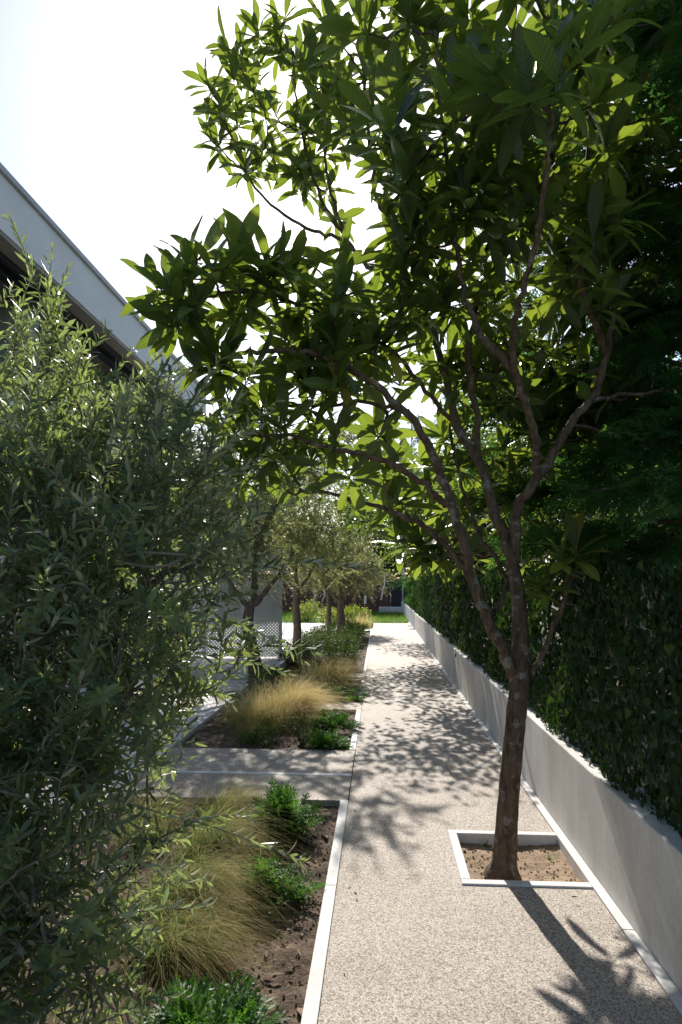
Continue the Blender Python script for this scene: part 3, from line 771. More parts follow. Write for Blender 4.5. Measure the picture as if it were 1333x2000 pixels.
olive('nearest olive tree filling the left foreground with narrow grey-green leaves', (-1.62, 2.75, -.05),
      [(0.07, -0.05, 2.28, 0.5, 0.5, 0.45), (-0.38, -0.1, 2.3, 0.5, 0.5, 0.5), (0.32, -0.15, 1.95, 0.42, 0.45, 0.38), (0.59, -0.3, 1.88, 0.35, 0.4, 0.32), (0.32, -0.4, 1.85, 0.5, 0.45, 0.42), (0.67, -0.5, 1.65, 0.36, 0.4, 0.34),
       (0.34, -0.7, 1.5, 0.45, 0.4, 0.38), (0.02, -0.5, 1.5, 0.45, 0.45, 0.45), (0.64, -0.55, 1.3, 0.36, 0.38, 0.28), (0.65, -0.35, 1.02, 0.24, 0.3, 0.18), (0.44, -0.75, 1.1, 0.42, 0.36, 0.3), (0.17, -0.65, 1.05, 0.45, 0.4, 0.35),
       (0.34, -0.85, 0.72, 0.36, 0.32, 0.25), (0.47, -0.85, 0.45, 0.32, 0.28, 0.18), (0.32, -0.95, 0.42, 0.4, 0.25, 0.2), (-0.23, -0.4, 1.9, 0.5, 0.5, 0.5), (-0.43, -0.6, 1.2, 0.4, 0.4, 0.5), (0.15, -0.95, 0.75, 0.4, 0.3, 0.3), (0, -0.75, 1, 0.4, 0.35, 0.35), (0.25, -1.05, 0.42, 0.4, 0.25, 0.22), (-0.1, -0.9, 0.5, 0.4, 0.3, 0.3), (.58, -.95, .62, .34, .25, .24), (.68, -.9, .85, .28, .28, .22), (.42, -1.0, .85, .34, .25, .25), (.6, -1.0, .36, .34, .2, .18), (.3, -1.1, .6, .34, .2, .3), (.62, -.6, 1.15, .3, .3, .25), (.72, -.2, 2.12, .26, .28, .24), (.9, -.35, 1.3, .22, .25, .2)],
      1620, .38, .066, OLV, M_OLIVE, [(0, 0, 0), (.02, -.01, .3), (-.03, .02, .62), (0, 0, .85)], .06,
      [[(0, 0, .8), (.15, -.1, 1.2), (.35, -.2, 1.7), (.5, -.2, 2.1)], [(0, 0, .8), (-.12, .02, 1.25), (-.15, .05, 1.8), (-.1, .05, 2.35)], [(0, 0, .7), (.3, .05, 1.0), (.65, .1, 1.35), (.9, .1, 1.6)],
       [(0, 0, .6), (.25, -.4, .9), (.55, -.75, 1.05), (.8, -.8, 1.1)], [(0, 0, .5), (.25, -.45, .6), (.5, -.8, .6), (.75, -.9, .5)], [(0, 0, .8), (.4, -.3, 1.3), (.75, -.5, 1.6), (1.05, -.55, 1.75)], [(0, 0, .7), (-.25, -.3, 1.1), (-.45, -.5, 1.6)], [(0, .0, .75), (.05, .1, 1.4), (.15, .12, 2.0), (.2, .1, 2.4)], [(.02, 0, .45), (.3, -.4, .7), (.5, -.7, .7)]],
      300, .021)
p = gnd(497, 1335)
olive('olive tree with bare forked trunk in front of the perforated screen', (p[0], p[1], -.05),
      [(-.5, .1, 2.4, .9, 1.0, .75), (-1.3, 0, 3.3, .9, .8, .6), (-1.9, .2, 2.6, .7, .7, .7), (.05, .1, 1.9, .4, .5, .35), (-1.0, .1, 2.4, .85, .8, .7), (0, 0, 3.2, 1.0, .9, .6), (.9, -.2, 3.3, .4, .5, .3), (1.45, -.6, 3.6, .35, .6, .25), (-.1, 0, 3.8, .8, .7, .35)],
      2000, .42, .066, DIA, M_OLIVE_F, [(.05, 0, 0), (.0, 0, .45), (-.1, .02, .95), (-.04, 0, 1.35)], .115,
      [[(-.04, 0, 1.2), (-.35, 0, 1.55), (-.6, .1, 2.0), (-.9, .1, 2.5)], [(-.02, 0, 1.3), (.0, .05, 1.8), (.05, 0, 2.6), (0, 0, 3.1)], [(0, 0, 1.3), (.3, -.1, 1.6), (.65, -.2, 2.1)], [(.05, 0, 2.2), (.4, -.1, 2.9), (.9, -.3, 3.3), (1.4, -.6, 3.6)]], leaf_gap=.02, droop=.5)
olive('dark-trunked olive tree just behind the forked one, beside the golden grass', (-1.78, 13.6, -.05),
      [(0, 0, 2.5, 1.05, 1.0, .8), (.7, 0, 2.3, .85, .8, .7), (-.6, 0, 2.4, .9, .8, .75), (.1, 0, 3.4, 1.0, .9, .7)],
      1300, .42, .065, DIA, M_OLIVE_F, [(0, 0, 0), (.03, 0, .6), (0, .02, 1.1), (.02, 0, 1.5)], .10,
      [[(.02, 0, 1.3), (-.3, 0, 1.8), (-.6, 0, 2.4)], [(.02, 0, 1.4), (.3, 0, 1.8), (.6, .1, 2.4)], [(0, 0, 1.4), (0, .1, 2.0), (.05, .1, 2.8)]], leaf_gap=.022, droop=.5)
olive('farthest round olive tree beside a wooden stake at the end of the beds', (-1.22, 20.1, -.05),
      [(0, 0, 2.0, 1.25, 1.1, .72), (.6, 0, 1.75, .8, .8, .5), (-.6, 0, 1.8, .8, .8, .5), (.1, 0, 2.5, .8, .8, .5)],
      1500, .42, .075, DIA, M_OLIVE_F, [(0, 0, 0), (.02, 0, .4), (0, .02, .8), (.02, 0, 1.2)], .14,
      [[(.02, 0, 1.0), (-.4, 0, 1.4), (-.8, 0, 1.9)], [(.02, 0, 1.1), (.4, 0, 1.5), (.8, .1, 1.9)], [(0, 0, 1.1), (0, .1, 1.7), (.05, .1, 2.4)]], leaf_gap=.026, droop=.6)

# ------------------------------------------------------------------ conifers and junipers
def frond_t(n_side=9, sub=6, ang=42, flat_=.15, w=.022, droop=.12, seed=1):
    rg = np.random.default_rng(seed)
    V, Q, UV = [], [], []
    def seg(a, b_, wd):
        a = np.array(a); b_ = np.array(b_); d = nrm(b_ - a); s = nrm(np.cross(d, [0, .1, 1.0])); k = len(V)
        m = a + (b_ - a) * .4
        V.extend([a, m + s * wd, b_, m - s * wd]); Q.append((k, k + 1, k + 2, k + 3)); UV.extend([(0, 0)] * 4)
    def P(y, x, z=0): return (x, y, z - droop * y * y)
    for i in range(5): seg(P(i * .2, 0), P((i + 1.15) * .2, 0), w)
    for i in range(n_side * 2):
        y0 = .06 + .86 * i / (n_side * 2); sd = 1 if i % 2 else -1
        L = (.40 * (1 - y0) ** .8 + .07) * rg.uniform(.75, 1.15)
        a = math.radians(ang + rg.uniform(-8, 8)); zt = rg.normal(0, flat_)
        dx, dy = math.sin(a) * sd, math.cos(a)
        e = (y0 + dy * L, dx * L, zt * L)
        for k in range(2): seg(P(y0 + dy * L * k / 2, dx * L * k / 2, zt * L * k / 2), P(y0 + dy * L * (k + 1.1) / 2, dx * L * (k + 1.1) / 2, zt * L * (k + 1.1) / 2), w * .85)
        m = max(2, int(sub * L / .4))
        for j in range(m):
            f = (j + .6) / (m + .4); ss = 1 if j % 2 else -1
            l2 = L * .42 * (1 - f * .6); a2 = a * sd + ss * math.radians(38)
            y1, x1, z1 = y0 + dy * L * f, dx * L * f, zt * L * f
            seg(P(y1, x1, z1), P(y1 + math.cos(a2) * l2, x1 + math.sin(a2) * l2, z1 + rg.normal(0, flat_) * l2), w * .8)
    return dict(v=np.array(V), q=np.array(Q), uv=np.array(UV, float))
CONF = [frond_t(seed=1), frond_t(10, 6, 38, .2, .02, .3, 2), frond_t(8, 7, 48, .12, .024, .02, 3)]
JUNF = [frond_t(8, 5, 34, .35, .026, .05, 4), frond_t(9, 5, 30, .4, .024, -.15, 5), frond_t(7, 6, 38, .3, .028, .12, 6)]

def conifer(label, base, h, n_br, lmin, lmax, z0, r0, fr=.30, mat=M_CON, prefer=None, dens=15, group='conifers behind the wall', droop=.25):
    t = thing('conifer_tree', label, 'tree', base, group)
    base = np.array(base, float)
    g = Geo(); tp = catmull([base, base + (.03, .02, h * .4), base + (0, 0, h)], 8); g.tube(tp, np.linspace(r0, .02, len(tp)), 12, .06); g.obj('trunk', M_CBARK, t)
    g = Geo(); LV = Leaves()
    for i in range(n_br):
        f = (i + rng.random()) / n_br; z = z0 + (h - z0) * f
        az = rng.uniform(0, 2 * PI)
        if prefer is not None and rng.random() < .55: az = prefer + rng.normal(0, .55)
        L = (lmax + (lmin - lmax) * f) * rng.uniform(.7, 1.1)
        o = np.array([math.cos(az), math.sin(az), 0]); ts = np.linspace(0, 1, 8)
        c = base + np.array([0, 0, z]) + o * (L * ts)[:, None] + np.array([0, 0, 1.0]) * (L * (.22 * ts - droop * ts ** 2))[:, None] + np.cumsum(rng.normal(0, .012, (8, 3)), 0)
        g.tube(c, np.linspace(.012 + .008 * L, .003, 8), 5)
        m = int(dens * L)
        tt = .15 + .85 * np.sort(rng.random(m)) ** .8
        pos = np.stack([np.interp(tt, ts, c[:, k]) for k in range(3)], 1)
        ax = nrm(np.stack([np.interp(tt, ts, np.gradient(c[:, k])) for k in range(3)], 1))
        s = nrm(np.cross(ax, [0, 0, 1.0])) * rng.choice([-1, 1], m)[:, None]
        d = ax * rng.uniform(.5, 1.1, m)[:, None] + s * rng.uniform(.1, .9, m)[:, None] * (1 - .6 * tt)[:, None] + rng.normal(0, .24, (m, 3)) + np.array([0, 0, .02])
        up = np.array([0, 0, 1.0]) + rng.normal(0, .55, (m, 3))
        LV.add(d, up, pos, fr * rng.uniform(.65, 1.2, m))
    g.obj('limbs', M_CBARK, t)['kind'] = 'stuff'
    LV.build('crown', CONF, mat, t)
    return t
conifer('feathery dark green conifer reaching over the ivy screen from the right edge', (2.35, 5.0, -.14), 8.5, 125, .8, 1.8, 1.75, .13, .30, M_CON, PI * 1.1, 32)
conifer('second feathery conifer filling the upper right corner of the view', (2.75, 3.3, -.14), 8.0, 90, .8, 1.7, 1.9, .12, .30, M_CON, PI * .9, 28)
conifer('dark conifer rising behind the far end of the low wall', (3.2, 24.5, -.14), 9.0, 60, .6, 2.4, 1.2, .16, .7, M_CON, None, 7)
conifer('slim dark conifer standing beyond the far lawn', (1.9, 38.0, -.14), 11.5, 60, .6, 2.6, 1.2, .18, .9, M_CON, None, 6)

def juniper(label, base, r_, h, n, lean=(0, 0), mat=M_JUN, fl=.22):
    t = thing('juniper_shrub', label, 'shrub', base, 'low junipers in the beds')
    base = np.array(base, float)
    g = Geo(); LV = Leaves()
    for i in range(n):
        az = rng.uniform(0, 2 * PI); o = np.array([math.cos(az), math.sin(az), 0]); q = rng.random() ** .6
        end = base + o * r_ * q + np.array([lean[0], lean[1], 0]) * q + np.array([0, 0, h * (1.05 - .65 * q) * rng.uniform(.6, 1.1)])
        d = nrm(o * (.5 + .7 * q) + np.array([lean[0], lean[1], 0]) * 1.2 + np.array([0, 0, .75 - .3 * q]) + rng.normal(0, .2, 3))
        LV.add(d, np.array([0, 0, 1.0]) - o * .3 + rng.normal(0, .5, 3), end - d * fl * .55, fl * rng.uniform(.6, 1.15))
        if i % 6 == 0: g.tube(catmull([base, (base + end) / 2 + (0, 0, .02), end - d * fl * .4], 3), np.linspace(.008, .003, 7), 5)
    g.obj('stems', M_CBARK, t)['kind'] = 'stuff'
    LV.build('foliage', JUNF, mat, t)

p = gnd(548, 1622); juniper('bushy dark green juniper at the corner of the cross path', (p[0], p[1], -.04), .2, .27, 190, (.03, .0))
p = gnd(520, 1745); juniper('small green juniper sprig reaching out of the drooping grass', (p[0] - .06, p[1], -.04), .15, .17, 70, (.14, .02))
p = gnd(375, 2035); juniper('bright green juniper at the very bottom of the nearest bed', (p[0], p[1], -.04), .2, .14, 120, (.05, .04))
p = gnd(640, 1425); juniper('small bright juniper beside the golden grass tuft', (p[0], p[1], -.04), .24, .24, 90, (.1, 0))
p = gnd(655, 1455); juniper('low green juniper at the corner of the golden grass bed', (p[0] - .12, p[1], -.04), .22, .16, 70, (.05, 0))
p = gnd(672, 1362); juniper('low green juniper mat behind the nearer stepping slab', (p[0] - .12, p[1], -.04), .42, .16, 110, (.05, 0))

# ------------------------------------------------------------------ feather grasses
def tuft(label, base, n, lmin, lmax, mat, lean=(.25, -.1, 0), droop=.75, spread=.42, rad=.07, w=.0028):
    t_ = rng.normal(0, rad, (n, 2))
    V, Q, U, R_ = blades(n, base[0] + t_[:, 0], base[1] + t_[:, 1], np.full(n, -.05), lmin, lmax, w, lean, droop, 7, spread)
    o = mesh_obj('feather_grass', V, Q, mat, uv=U, rnd=R_, origin=np.array([base[0], base[1], -.05]))
    return tag(o, label, 'grass', 'feather grass tufts')
tuft('large drooping feather grass tuft in the middle of the nearest bed', gnd(350, 1745), 950, .42, .72, M_OLDG, (.48, -.14, 0), .92, .34, .08, .0030)
tuft('drooping feather grass behind the largest tuft, tips over the juniper', gnd(400, 1650), 900, .42, .70, M_OLDG, (.46, -.06, 0), .86, .34, .08, .0030)
tuft('feather grass tuft bending down nearest the camera', gnd(320, 1835), 700, .36, .62, M_OLDG, (.5, -.16, 0), .98, .34, .08, .0028)
tuft('wispy feather grass tuft at the edge of the cross path', gnd(430, 1590), 1100, .35, .6, M_OLDG, (.36, 0, 0), .8, .28, .08, .0026)
tuft('dry feather grass tuft under the olive branches', gnd(280, 1630), 900, .35, .62, M_OLDG, (.15, 0, 0), .55, w=.0024)
tuft('sunlit golden feather grass, biggest of the bright tufts', gnd(562, 1402), 2200, .55, .92, M_GOLD, (.26, -.05, 0), .62, .42, .11, .0055)
tuft('upright golden-green grass tuft at the foot of the forked olive', gnd(520, 1420), 1300, .45, .75, M_GOLD, (.05, 0, 0), .42, .38, .09, .005)
tuft('small pale green grass tuft at the left of the golden bed', gnd(490, 1440), 420, .25, .42, M_OLDG, (0, 0, 0), .5, .45, .06, .0035)
tuft('buff feather grass tuft beyond the golden one, tips swept to the path', gnd(632, 1342), 1800, .55, .95, M_GOLD, (.26, 0, 0), .62, .42, .13, .0065)
tuft('second buff grass tuft behind the farther stepping slab', gnd(650, 1312), 700, .4, .7, M_OLDG, (.25, 0, 0), .7, .4, .1, .0055)
tuft('loose golden grass tuft left of the biggest bright tuft', (-1.55, 7.3), 900, .4, .7, M_GOLD, (.12, 0, 0), .5, .4, .1, .005)
tuft('green-gold grass tuft between the nearer slab and the forked olive', (-1.25, 8.5), 900, .45, .75, M_GOLD, (.2, 0, 0), .6, .42, .12, .006)
tuft('tiny reddish grass tuft at the far corner by the lawn', gnd(708, 1226), 500, .4, .8, M_GOLD, (.1, 0, 0), .4, .4, .15, .009)
tuft('thin dull grass tuft at the bottom left corner', gnd(60, 2040), 380, .12, .26, M_DULLG, (0, 0, 0), .7, .6, .12, .0018)

# ------------------------------------------------------------------ leafy shrubs
def shrub(name, label, base, rx, ry, h, n, ll, T, mat, group=None, twig=True, cat='shrub'):
    t = thing(name, label, cat, base, group); base = np.array(base, float)
    v = nrm(rng.normal(0, 1, (n, 3))) * (rng.random((n, 1)) ** .4)
    k = max(6, n // 45); cl = nrm(rng.normal(0, 1, (k, 3))) * (rng.random((k, 1)) ** .35)
    v = .8 * cl[rng.integers(0, k, n)] + rng.normal(0, .16, (n, 3))
    pos = base + np.array([0, 0, h * .52]) + v * np.array([rx, ry, h * .5])
    pos[:, 2] = np.maximum(pos[:, 2], base[2] + .02)
    LV = Leaves(); LV.add(v + rng.normal(0, .5, (n, 3)) + np.array([0, 0, .3]), np.array([0, 0, 1.0]) + rng.normal(0, .55, (n, 3)), pos, ll * rng.uniform(.6, 1.2, n))
    g = Geo()
    for c in cl: 
        e = base + np.array([0, 0, h * .52]) + c * np.array([rx, ry, h * .5]); e[2] = max(e[2], base[2] + .05)
        g.tube(catmull([base + rng.normal(0, .02, 3) * (1, 1, 0), (base + e) / 2 + rng.normal(0, .02, 3), e], 3), np.linspace(.006, .002, 7), 4)
    g.obj('stems', M_TWIG, t)['kind'] = 'stuff'
    LV.build('foliage', T, mat, t)
    return t
p = gnd(590, 1450); shrub('leafy_shrub', 'small twiggy shrub with tiny leaves at the front of the golden bed', (p[0], p[1], -.04), .22, .2, .34, 900, .022, OVAL, M_SHRUB, 'low shrubs in the beds')
p = gnd(520, 1452); shrub('leafy_shrub', 'low green herb clump left of the twiggy shrub', (p[0], p[1], -.04), .2, .18, .2, 500, .035, OVAL, M_SHRUB, 'low shrubs in the beds')
for (x, y, rx, ry, h, l) in ((-.75, 12.2, .45, .6, .42, 'dark low shrub nearest the farther stepping slab'), (-1.55, 12.0, .42, .7, .5, 'dark low shrub between the dark olive trunk and the buff grass'), (-1.45, 14.4, .5, .9, .55, 'dark low shrub right behind the dark olive trunk'), (-1.5, 9.0, .4, .5, .38, 'dark low shrub between the forked olive and the buff grass'), (-1.0, 10.6, .4, .5, .32, 'dark low shrub behind the buff grass tuft'), (-.8, 14.0, .5, .9, .55, 'dark low shrub in the middle of the far bed'), (-1.2, 15.8, .6, .9, .6, 'dark low shrub under the farthest olive, toward the terrace'),
                             (-.68, 16.2, .4, .9, .55, 'dark low shrub spilling to the path edge of the far bed'), (-.75, 18.4, .45, 1.0, .5, 'dark low shrub at the end of the far bed')):
    shrub('leafy_shrub', l, (x, y, -.04), rx, ry, h, 2600, .045, DIAW, M_SHRUB, 'low shrubs in the beds')
for (x, y, rx, ry, h, l) in ((-1.7, 23.0, .6, .6, .7, 'yellow-green sunlit bush left of the wooden stake'), (-.9, 23.2, .6, .6, .75, 'yellow-green sunlit bush right of the farthest olive trunk'), (-2.9, 25.5, .8, .6, .9, 'yellow-green bush in front of the brown fence')):
    shrub('leafy_shrub', l, (x, y, -.04), rx, ry, h, 2000, .07, DIAW, M_YEL, 'sunlit bushes by the lawn')
shrub('leafy_shrub', 'bright sunlit bush seen behind the ivy screen', (3.9, 10.2, -.14), .6, .6, 1.9, 1800, .07, DIAW, M_YEL)

# ------------------------------------------------------------------ ivy screen on the wall
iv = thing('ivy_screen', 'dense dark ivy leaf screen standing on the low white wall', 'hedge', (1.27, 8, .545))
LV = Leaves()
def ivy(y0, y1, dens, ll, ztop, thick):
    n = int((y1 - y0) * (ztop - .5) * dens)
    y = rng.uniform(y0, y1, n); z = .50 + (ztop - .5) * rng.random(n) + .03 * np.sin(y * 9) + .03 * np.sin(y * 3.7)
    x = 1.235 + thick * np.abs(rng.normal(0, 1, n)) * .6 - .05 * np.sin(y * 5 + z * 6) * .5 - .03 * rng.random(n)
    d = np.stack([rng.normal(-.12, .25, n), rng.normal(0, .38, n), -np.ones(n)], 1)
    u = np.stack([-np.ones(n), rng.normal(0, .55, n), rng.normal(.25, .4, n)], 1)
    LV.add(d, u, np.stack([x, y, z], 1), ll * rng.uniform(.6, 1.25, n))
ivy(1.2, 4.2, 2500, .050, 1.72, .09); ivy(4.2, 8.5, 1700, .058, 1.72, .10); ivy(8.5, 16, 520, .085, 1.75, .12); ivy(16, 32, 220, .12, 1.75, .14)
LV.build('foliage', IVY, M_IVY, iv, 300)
gg = Geo()
for y in np.arange(1.6, 33, 2.4):
    g2 = Geo(); g2.tube([(1.36, y, .4), (1.36, y, 1.75)], .018, 8); g2.obj('post', M_GATE, iv)
for z in (.62, 1.15, 1.68):
    g2 = Geo(); g2.tube([(1.36, 1.2, z), (1.36, 32.5, z)], .004, 5); g2.obj('wire', M_GATE, iv)

# ------------------------------------------------------------------ trees beyond
def bgtree(name, label, base, h, crown, n, ll, T, mat, r0=.12, group='trees beyond the garden', clump=.16, bark=M_CBARK):
    t = thing(name, label, 'tree', base, group); base = np.array(base, float)
    cc = np.array([c[:3] for c in crown], float); cr = np.array([c[3:6] for c in crown], float)
    top = base + (0, 0, h * .75)
    g = Geo(); tp = catmull([base, base + (.05, .03, h * .3), top], 6); g.tube(tp, np.linspace(r0, r0 * .3, len(tp)), 10, .07); g.obj('trunk', bark, t)
    w = np.prod(cr, 1) ** .7; w /= w.sum()
    k = max(12, n // 70)
    ci = rng.choice(len(cc), k, p=w)
    cen = base + cc[ci] + nrm(rng.normal(0, 1, (k, 3))) * (rng.random((k, 1)) ** .35) * cr[ci]
    g = Geo()
    for e in cen[::2]:
        zz = np.clip((e[2] - base[2]) * .6, h * .15, h * .75); a = np.array([np.interp(zz, tp[:, 2] - base[2], tp[:, q]) for q in range(3)])
        g.tube(catmull([a, (a + e) / 2 + rng.normal(0, .12, 3), e], 4), np.linspace(r0 * .28, .008, 9), 5)
    g.obj('limbs', bark, t)['kind'] = 'stuff'
    j = rng.integers(0, k, n); v = rng.normal(0, clump, (n, 3)) * (.6 + .8 * rng.random((n, 1)))
    LV = Leaves(); LV.add(nrm(v) + rng.normal(0, .7, (n, 3)) + np.array([0, 0, -.15]), np.array([0, 0, 1.0]) + rng.normal(0, .6, (n, 3)), cen[j] + v, ll * rng.uniform(.6, 1.25, n))
    LV.build('crown', T, mat, t)
    return t
G = 'trees overhanging the wall'
bgtree('broadleaf_tree', 'broadleaf tree overhanging the wall just behind the leaning loquat', (2.5, 10.8, -.14), 6.0, [(-2.35, -.5, 3.15, .75, 1.4, .45), (-1.5, -.3, 2.75, .75, 1.2, .55), (-.5, 0, 3.3, 1.1, 1.3, .9), (.3, 0, 4.3, 1.4, 1.3, 1.0), (.4, -.6, 2.4, 1.0, 1.2, .8)], 12000, .10, DIAW, M_BROAD, .11, G, .17)
bgtree('broadleaf_tree', 'broadleaf tree overhanging the middle of the path', (2.6, 14.6, -.14), 6.5, [(-2.6, -.6, 3.4, .85, 1.7, .5), (-1.7, -.2, 2.9, .9, 1.5, .6), (-.9, 0, 3.2, 1.2, 1.4, 1.0), (.2, 0, 4.4, 1.5, 1.5, 1.1), (-.2, -.5, 2.2, .9, 1.2, .7)], 12000, .11, DIAW, M_BROAD, .12, G, .18)
bgtree('broadleaf_tree', 'broadleaf tree overhanging the far part of the path', (2.8, 19.0, -.14), 6.5, [(-2.5, 0, 3.4, .8, 1.6, .5), (-1.7, 0, 3.1, 1.0, 1.6, .7), (-.8, 0, 2.9, 1.3, 1.5, 1.1), (.2, 0, 4.2, 1.5, 1.5, 1.1), (-.5, 0, 2.0, .9, 1.3, .6)], 8000, .12, DIAW, M_BROAD, .12, G, .2)
bgtree('broadleaf_tree', 'dark broad tree behind the ivy screen at the right', (4.2, 7.4, -.14), 6.5, [(-.3, 0, 2.6, 1.5, 1.4, 1.3), (0, 0, 4.2, 1.7, 1.5, 1.3), (-.3, .2, 1.2, 1.2, 1.0, .7)], 9000, .11, DIAW, M_BROAD, .12, G, .2)
bgtree('broadleaf_tree', 'tall tree between the ivy screen and the shaded house', (3.6, 12.5, -.14), 7.5, [(0, 0, 3.5, 1.6, 1.8, 1.6), (0, 0, 5.4, 1.6, 1.6, 1.3)], 8000, .13, DIAW, M_BROAD, .14, G, .22)
G = 'trees beyond the far fence'
bgtree('broadleaf_tree', 'green tree behind the far gate', (.2, 38, -.14), 8.0, [(0, 0, 4.0, 2.0, 1.8, 1.8), (-.8, 0, 5.8, 1.6, 1.6, 1.3), (.8, -.5, 3.0, 1.3, 1.3, 1.0)], 8000, .20, DIAW, M_BROAD, .18, G, .32)
bgtree('pale_tree', 'pale feathery tree above the far olive', (-2.2, 41, -.14), 9.5, [(0, 0, 5.2, 2.4, 2, 2.2), (.6, 0, 7.2, 1.8, 1.6, 1.4), (-1, 0, 4, 1.8, 1.8, 1.5)], 9000, .24, DIA, M_PALE, .18, G, .35)
bgtree('broadleaf_tree', 'green tree behind the brown fence, left of the pale one', (-6, 40, -.14), 9.0, [(0, 0, 5, 2.4, 2.2, 2.2), (1.2, 0, 3.5, 1.8, 1.6, 1.5), (-.5, 0, 7, 1.8, 1.8, 1.5)], 9000, .22, DIAW, M_BROAD, .2, G, .35)
bgtree('broadleaf_tree', 'leftmost tree beyond the terrace, behind the screen', (-7.5, 30, -.14), 9.0, [(0, 0, 4.6, 2.4, 2.2, 2.2), (1.2, 0, 3.5, 1.8, 1.6, 1.5), (-.5, 0, 6.6, 1.8, 1.8, 1.5)], 9000, .18, DIAW, M_PALE, .2, G, .3)
bgtree('broadleaf_tree', 'tree closing the view behind the slim conifer', (5, 44, -.14), 9.0, [(0, 0, 4.6, 2.6, 2.2, 2.4), (-1.2, 0, 3.5, 1.8, 1.6, 1.5), (-.5, 0, 7, 1.8, 1.8, 1.5)], 8000, .26, DIAW, M_BROAD, .2, G, .4)

# ------------------------------------------------------------------ stakes and ribbons
p = gnd(643, 1233)
st = thing('tree_stake', 'dark round stake beside the farthest olive trunk', 'stake', (p[0], p[1], -.05), 'tree stakes')
g2 = Geo(); g2.tube([(p[0], p[1], -.05), (p[0] + .01, p[1], .6), (p[0], p[1], 1.25)], [.075, .075, .07], 10, .05); g2.obj('shaft', M_OBARK, st)
p = gnd(713, 1212)
st = thing('tree_stake', 'thin wooden stake with white top at the lawn corner', 'stake', (p[0], p[1], -.05), 'tree stakes')
g2 = Geo(); g2.tube([(p[0], p[1], -.05), (p[0] + .04, p[1], 1.0)], .045, 8, .05); g2.obj('shaft', M_STAKE, st)
g2 = Geo(); g2.tube([(p[0] + .028, p[1], .68), (p[0] + .04, p[1], 1.02)], .052, 8); g2.obj('white_sleeve', M_RIB, st)
for (px, y0, y1, d, w, l) in ((752, 1098, 1172, 18.6, .05, 'long white ribbon hanging from the right side of the farthest olive'), (767, 1146, 1164, 19.0, .035, 'short curled white ribbon beside the dark gate'), (618, 1160, 1188, 19.2, .035, 'left of two white ribbons hanging by the round stake'), (634, 1150, 1186, 19.2, .035, 'right of two white ribbons hanging by the round stake')):
    a, b_ = at(px, y0, d), at(px - 4, y1, d)
    ts = np.linspace(0, 1, 9); c = a + (b_ - a) * ts[:, None]; c[:, 0] += .035 * np.sin(ts * 7 + px); c[:, 1] += .03 * np.cos(ts * 5)
    ang = ts * 2.2 + px
    s = np.stack([np.cos(ang) * w / 2, np.sin(ang) * w / 2, 0 * ts], 1)
    V = np.stack([c - s, c + s], 1).reshape(-1, 3); Q = [(2 * i, 2 * i + 1, 2 * i + 3, 2 * i + 2) for i in range(8)]
    o = mesh_obj('ribbon', V, Q, M_RIB, origin=b_); tag(o, l, 'ribbon', 'white ribbons in the farthest olive')

# ------------------------------------------------------------------ litter, hose
LV = Leaves(); n = 1800
x = rng.uniform(-1.5, -.31, n); y = rng.uniform(1.6, 4.6, n); z = np.array([soil_z(a, b_, *SOIL1) for a, b_ in zip(x, y)]) + .008
LV.add(np.stack([rng.normal(0, 1, n), rng.normal(0, 1, n), rng.normal(0, .2, n)], 1), np.array([0, 0, 1.0]) + rng.normal(0, .45, (n, 3)), np.stack([x, y, z], 1), rng.uniform(.012, .05, n))
o = LV.build('leaf_litter', [OLV[0], OLV[2], OVAL[0]], M_LOQ_DRY, None); tag(o, 'small dry leaf fragments littering the nearest bed', 'leaf litter', kind='stuff')
def fallen(px, py, ln, ang, label, zoff=.02, tilt=.3):
    p = gnd(px, py, -.03); t = LOQ[int(rng.integers(0, 4))]
    o = mesh_obj('fallen_leaf', t['v'] * ln, t['q'], M_LOQ_DRY, uv=t['uv'][t['q'].ravel()], origin=np.zeros(3))
    z = soil_z(p[0], p[1], *SOIL1) if p[0] < -.25 else (soil_z(p[0], p[1], -.06, .016, 9) if PX0 < p[0] < PX1 and PY0 < p[1] < PY1 else 0)
    o.location = (p[0], p[1], z + zoff); o.rotation_euler = (rng.normal(0, .15), tilt * rng.normal(0, 1), ang)
    return tag(o, label, 'dry leaf', 'dry leaves fallen on the bed')
fallen(405, 1850, .19, -2.2, 'largest curled dry brown leaf below the drooping grass', .03)
fallen(545, 1752, .10, -.6, 'dry leaf lying on bare soil under the juniper sprig')
fallen(640, 1640, .13, .25, 'dry leaf leaning on the white edging near the bed corner')
fallen(650, 1600, .11, -.3, 'dry leaf tucked in the far corner of the nearest bed')
fallen(618, 1585, .13, 1.2, 'pale dry leaf at the back edge of the nearest bed', .02, .1)
fallen(590, 1990, .15, .2, 'dry brown leaf against the edging at the bottom of the view')
fallen(560, 1905, .09, 1.9, 'dry leaf lying just above the bottom juniper')
fallen(455, 1890, .10, -1.7, 'dry leaf right under the largest curled leaf')
fallen(520, 1985, .12, -1.2, 'dry leaf between the bottom juniper and the edging')
fallen(310, 1935, .12, 1.4, 'dry leaf half hidden behind the bottom juniper')
fallen(640, 1700, .06, .1, 'small twig-like dry leaf by the middle of the edging')
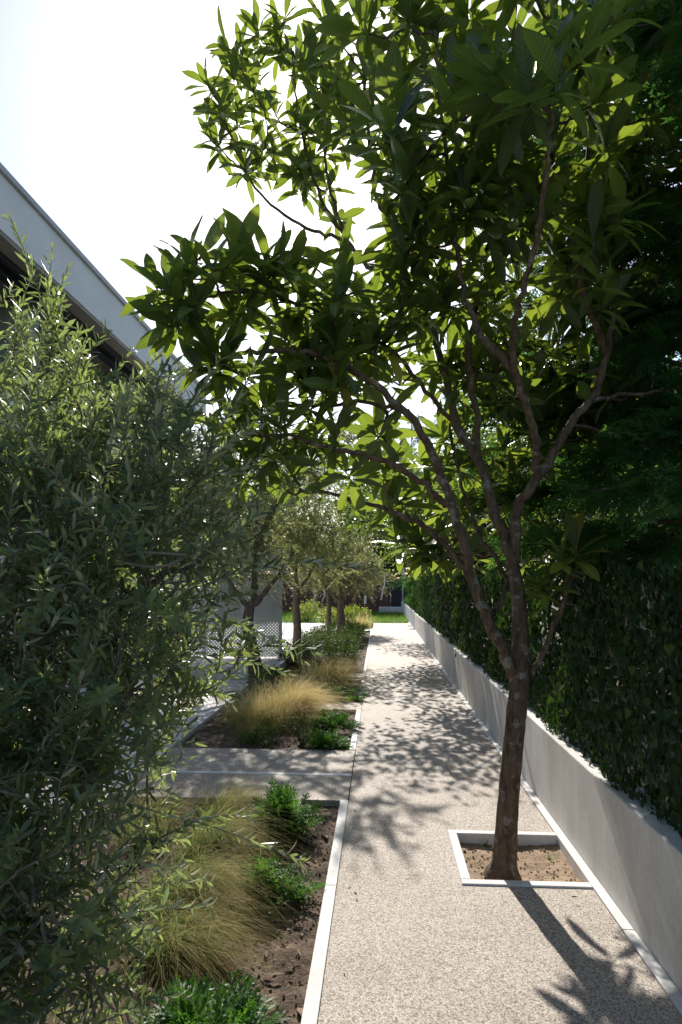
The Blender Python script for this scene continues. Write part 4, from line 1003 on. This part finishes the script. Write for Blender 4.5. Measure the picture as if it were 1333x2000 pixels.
fallen(955, 1668, .05, 1.2, 'small dark dry leaf in the tree pit left of the trunk')
p0, p1 = gnd(20, 1800), gnd(90, 1755)
g2 = Geo(); g2.tube(catmull([p0 + (-.5, -.2, .02), p0 + (0, 0, .03), p1 + (0, 0, .03), p1 + (.3, .5, -.02)], 6), .011, 8)
o = g2.obj('drip_hose', M_HOSE, None); tag(o, 'black drip hose crossing the soil under the nearest olive', 'hose')
p0 = gnd(262, 1825)
g2 = Geo(); a = np.linspace(0, 5.4, 22); g2.tube(np.stack([p0[0] + .04 * np.cos(a), p0[1] + .01 * np.sin(a), .03 + .04 * np.sin(a)], 1), .005, 7)
o = g2.obj('hose_loop', M_GREY, None); tag(o, 'small grey hose loop standing in the soil under the olive', 'hose')
# sprouts in the pit
for (px, py, l) in ((950, 1655, 'tiny green sprout at the left back of the tree pit'), (1075, 1683, 'tiny green sprout on dry earth right of the trunk')):
    p = gnd(px, py, -.07)
    V, Q, U, R_ = blades(7, np.full(7, p[0]) + rng.normal(0, .006, 7), np.full(7, p[1]) + rng.normal(0, .006, 7), np.full(7, -.06), .03, .07, .006, (0, 0, 0), .5, 4, .5)
    o = mesh_obj('grass_sprout', V, Q, M_LAWN, uv=U, rnd=R_, origin=np.array([p[0], p[1], -.085])); tag(o, l, 'sprout')

LV = Leaves(); n = 70
x = np.where(rng.random(n) < .5, PL + .02 + np.abs(rng.normal(0, .05, n)), PR - .02 - np.abs(rng.normal(0, .06, n))); y = rng.uniform(2.0, 9.0, n)
ok = ~((x > PX0 - .02) & (y > PY0 - .02) & (y < PY1 + .02)); x, y = x[ok], y[ok]; n = len(x)
LV.add(np.stack([rng.normal(0, 1, n), rng.normal(0, 1, n), rng.normal(0, .1, n)], 1), np.array([0, 0, 1.0]) + rng.normal(0, .3, (n, 3)), np.stack([x, y, np.full(n, .006)], 1), rng.uniform(.012, .04, n))
o = LV.build('leaf_litter', [OLV[0], OLV[2]], M_LOQ_DRY, None); tag(o, 'few dry leaf scraps caught along the path edges', 'leaf litter', kind='stuff')
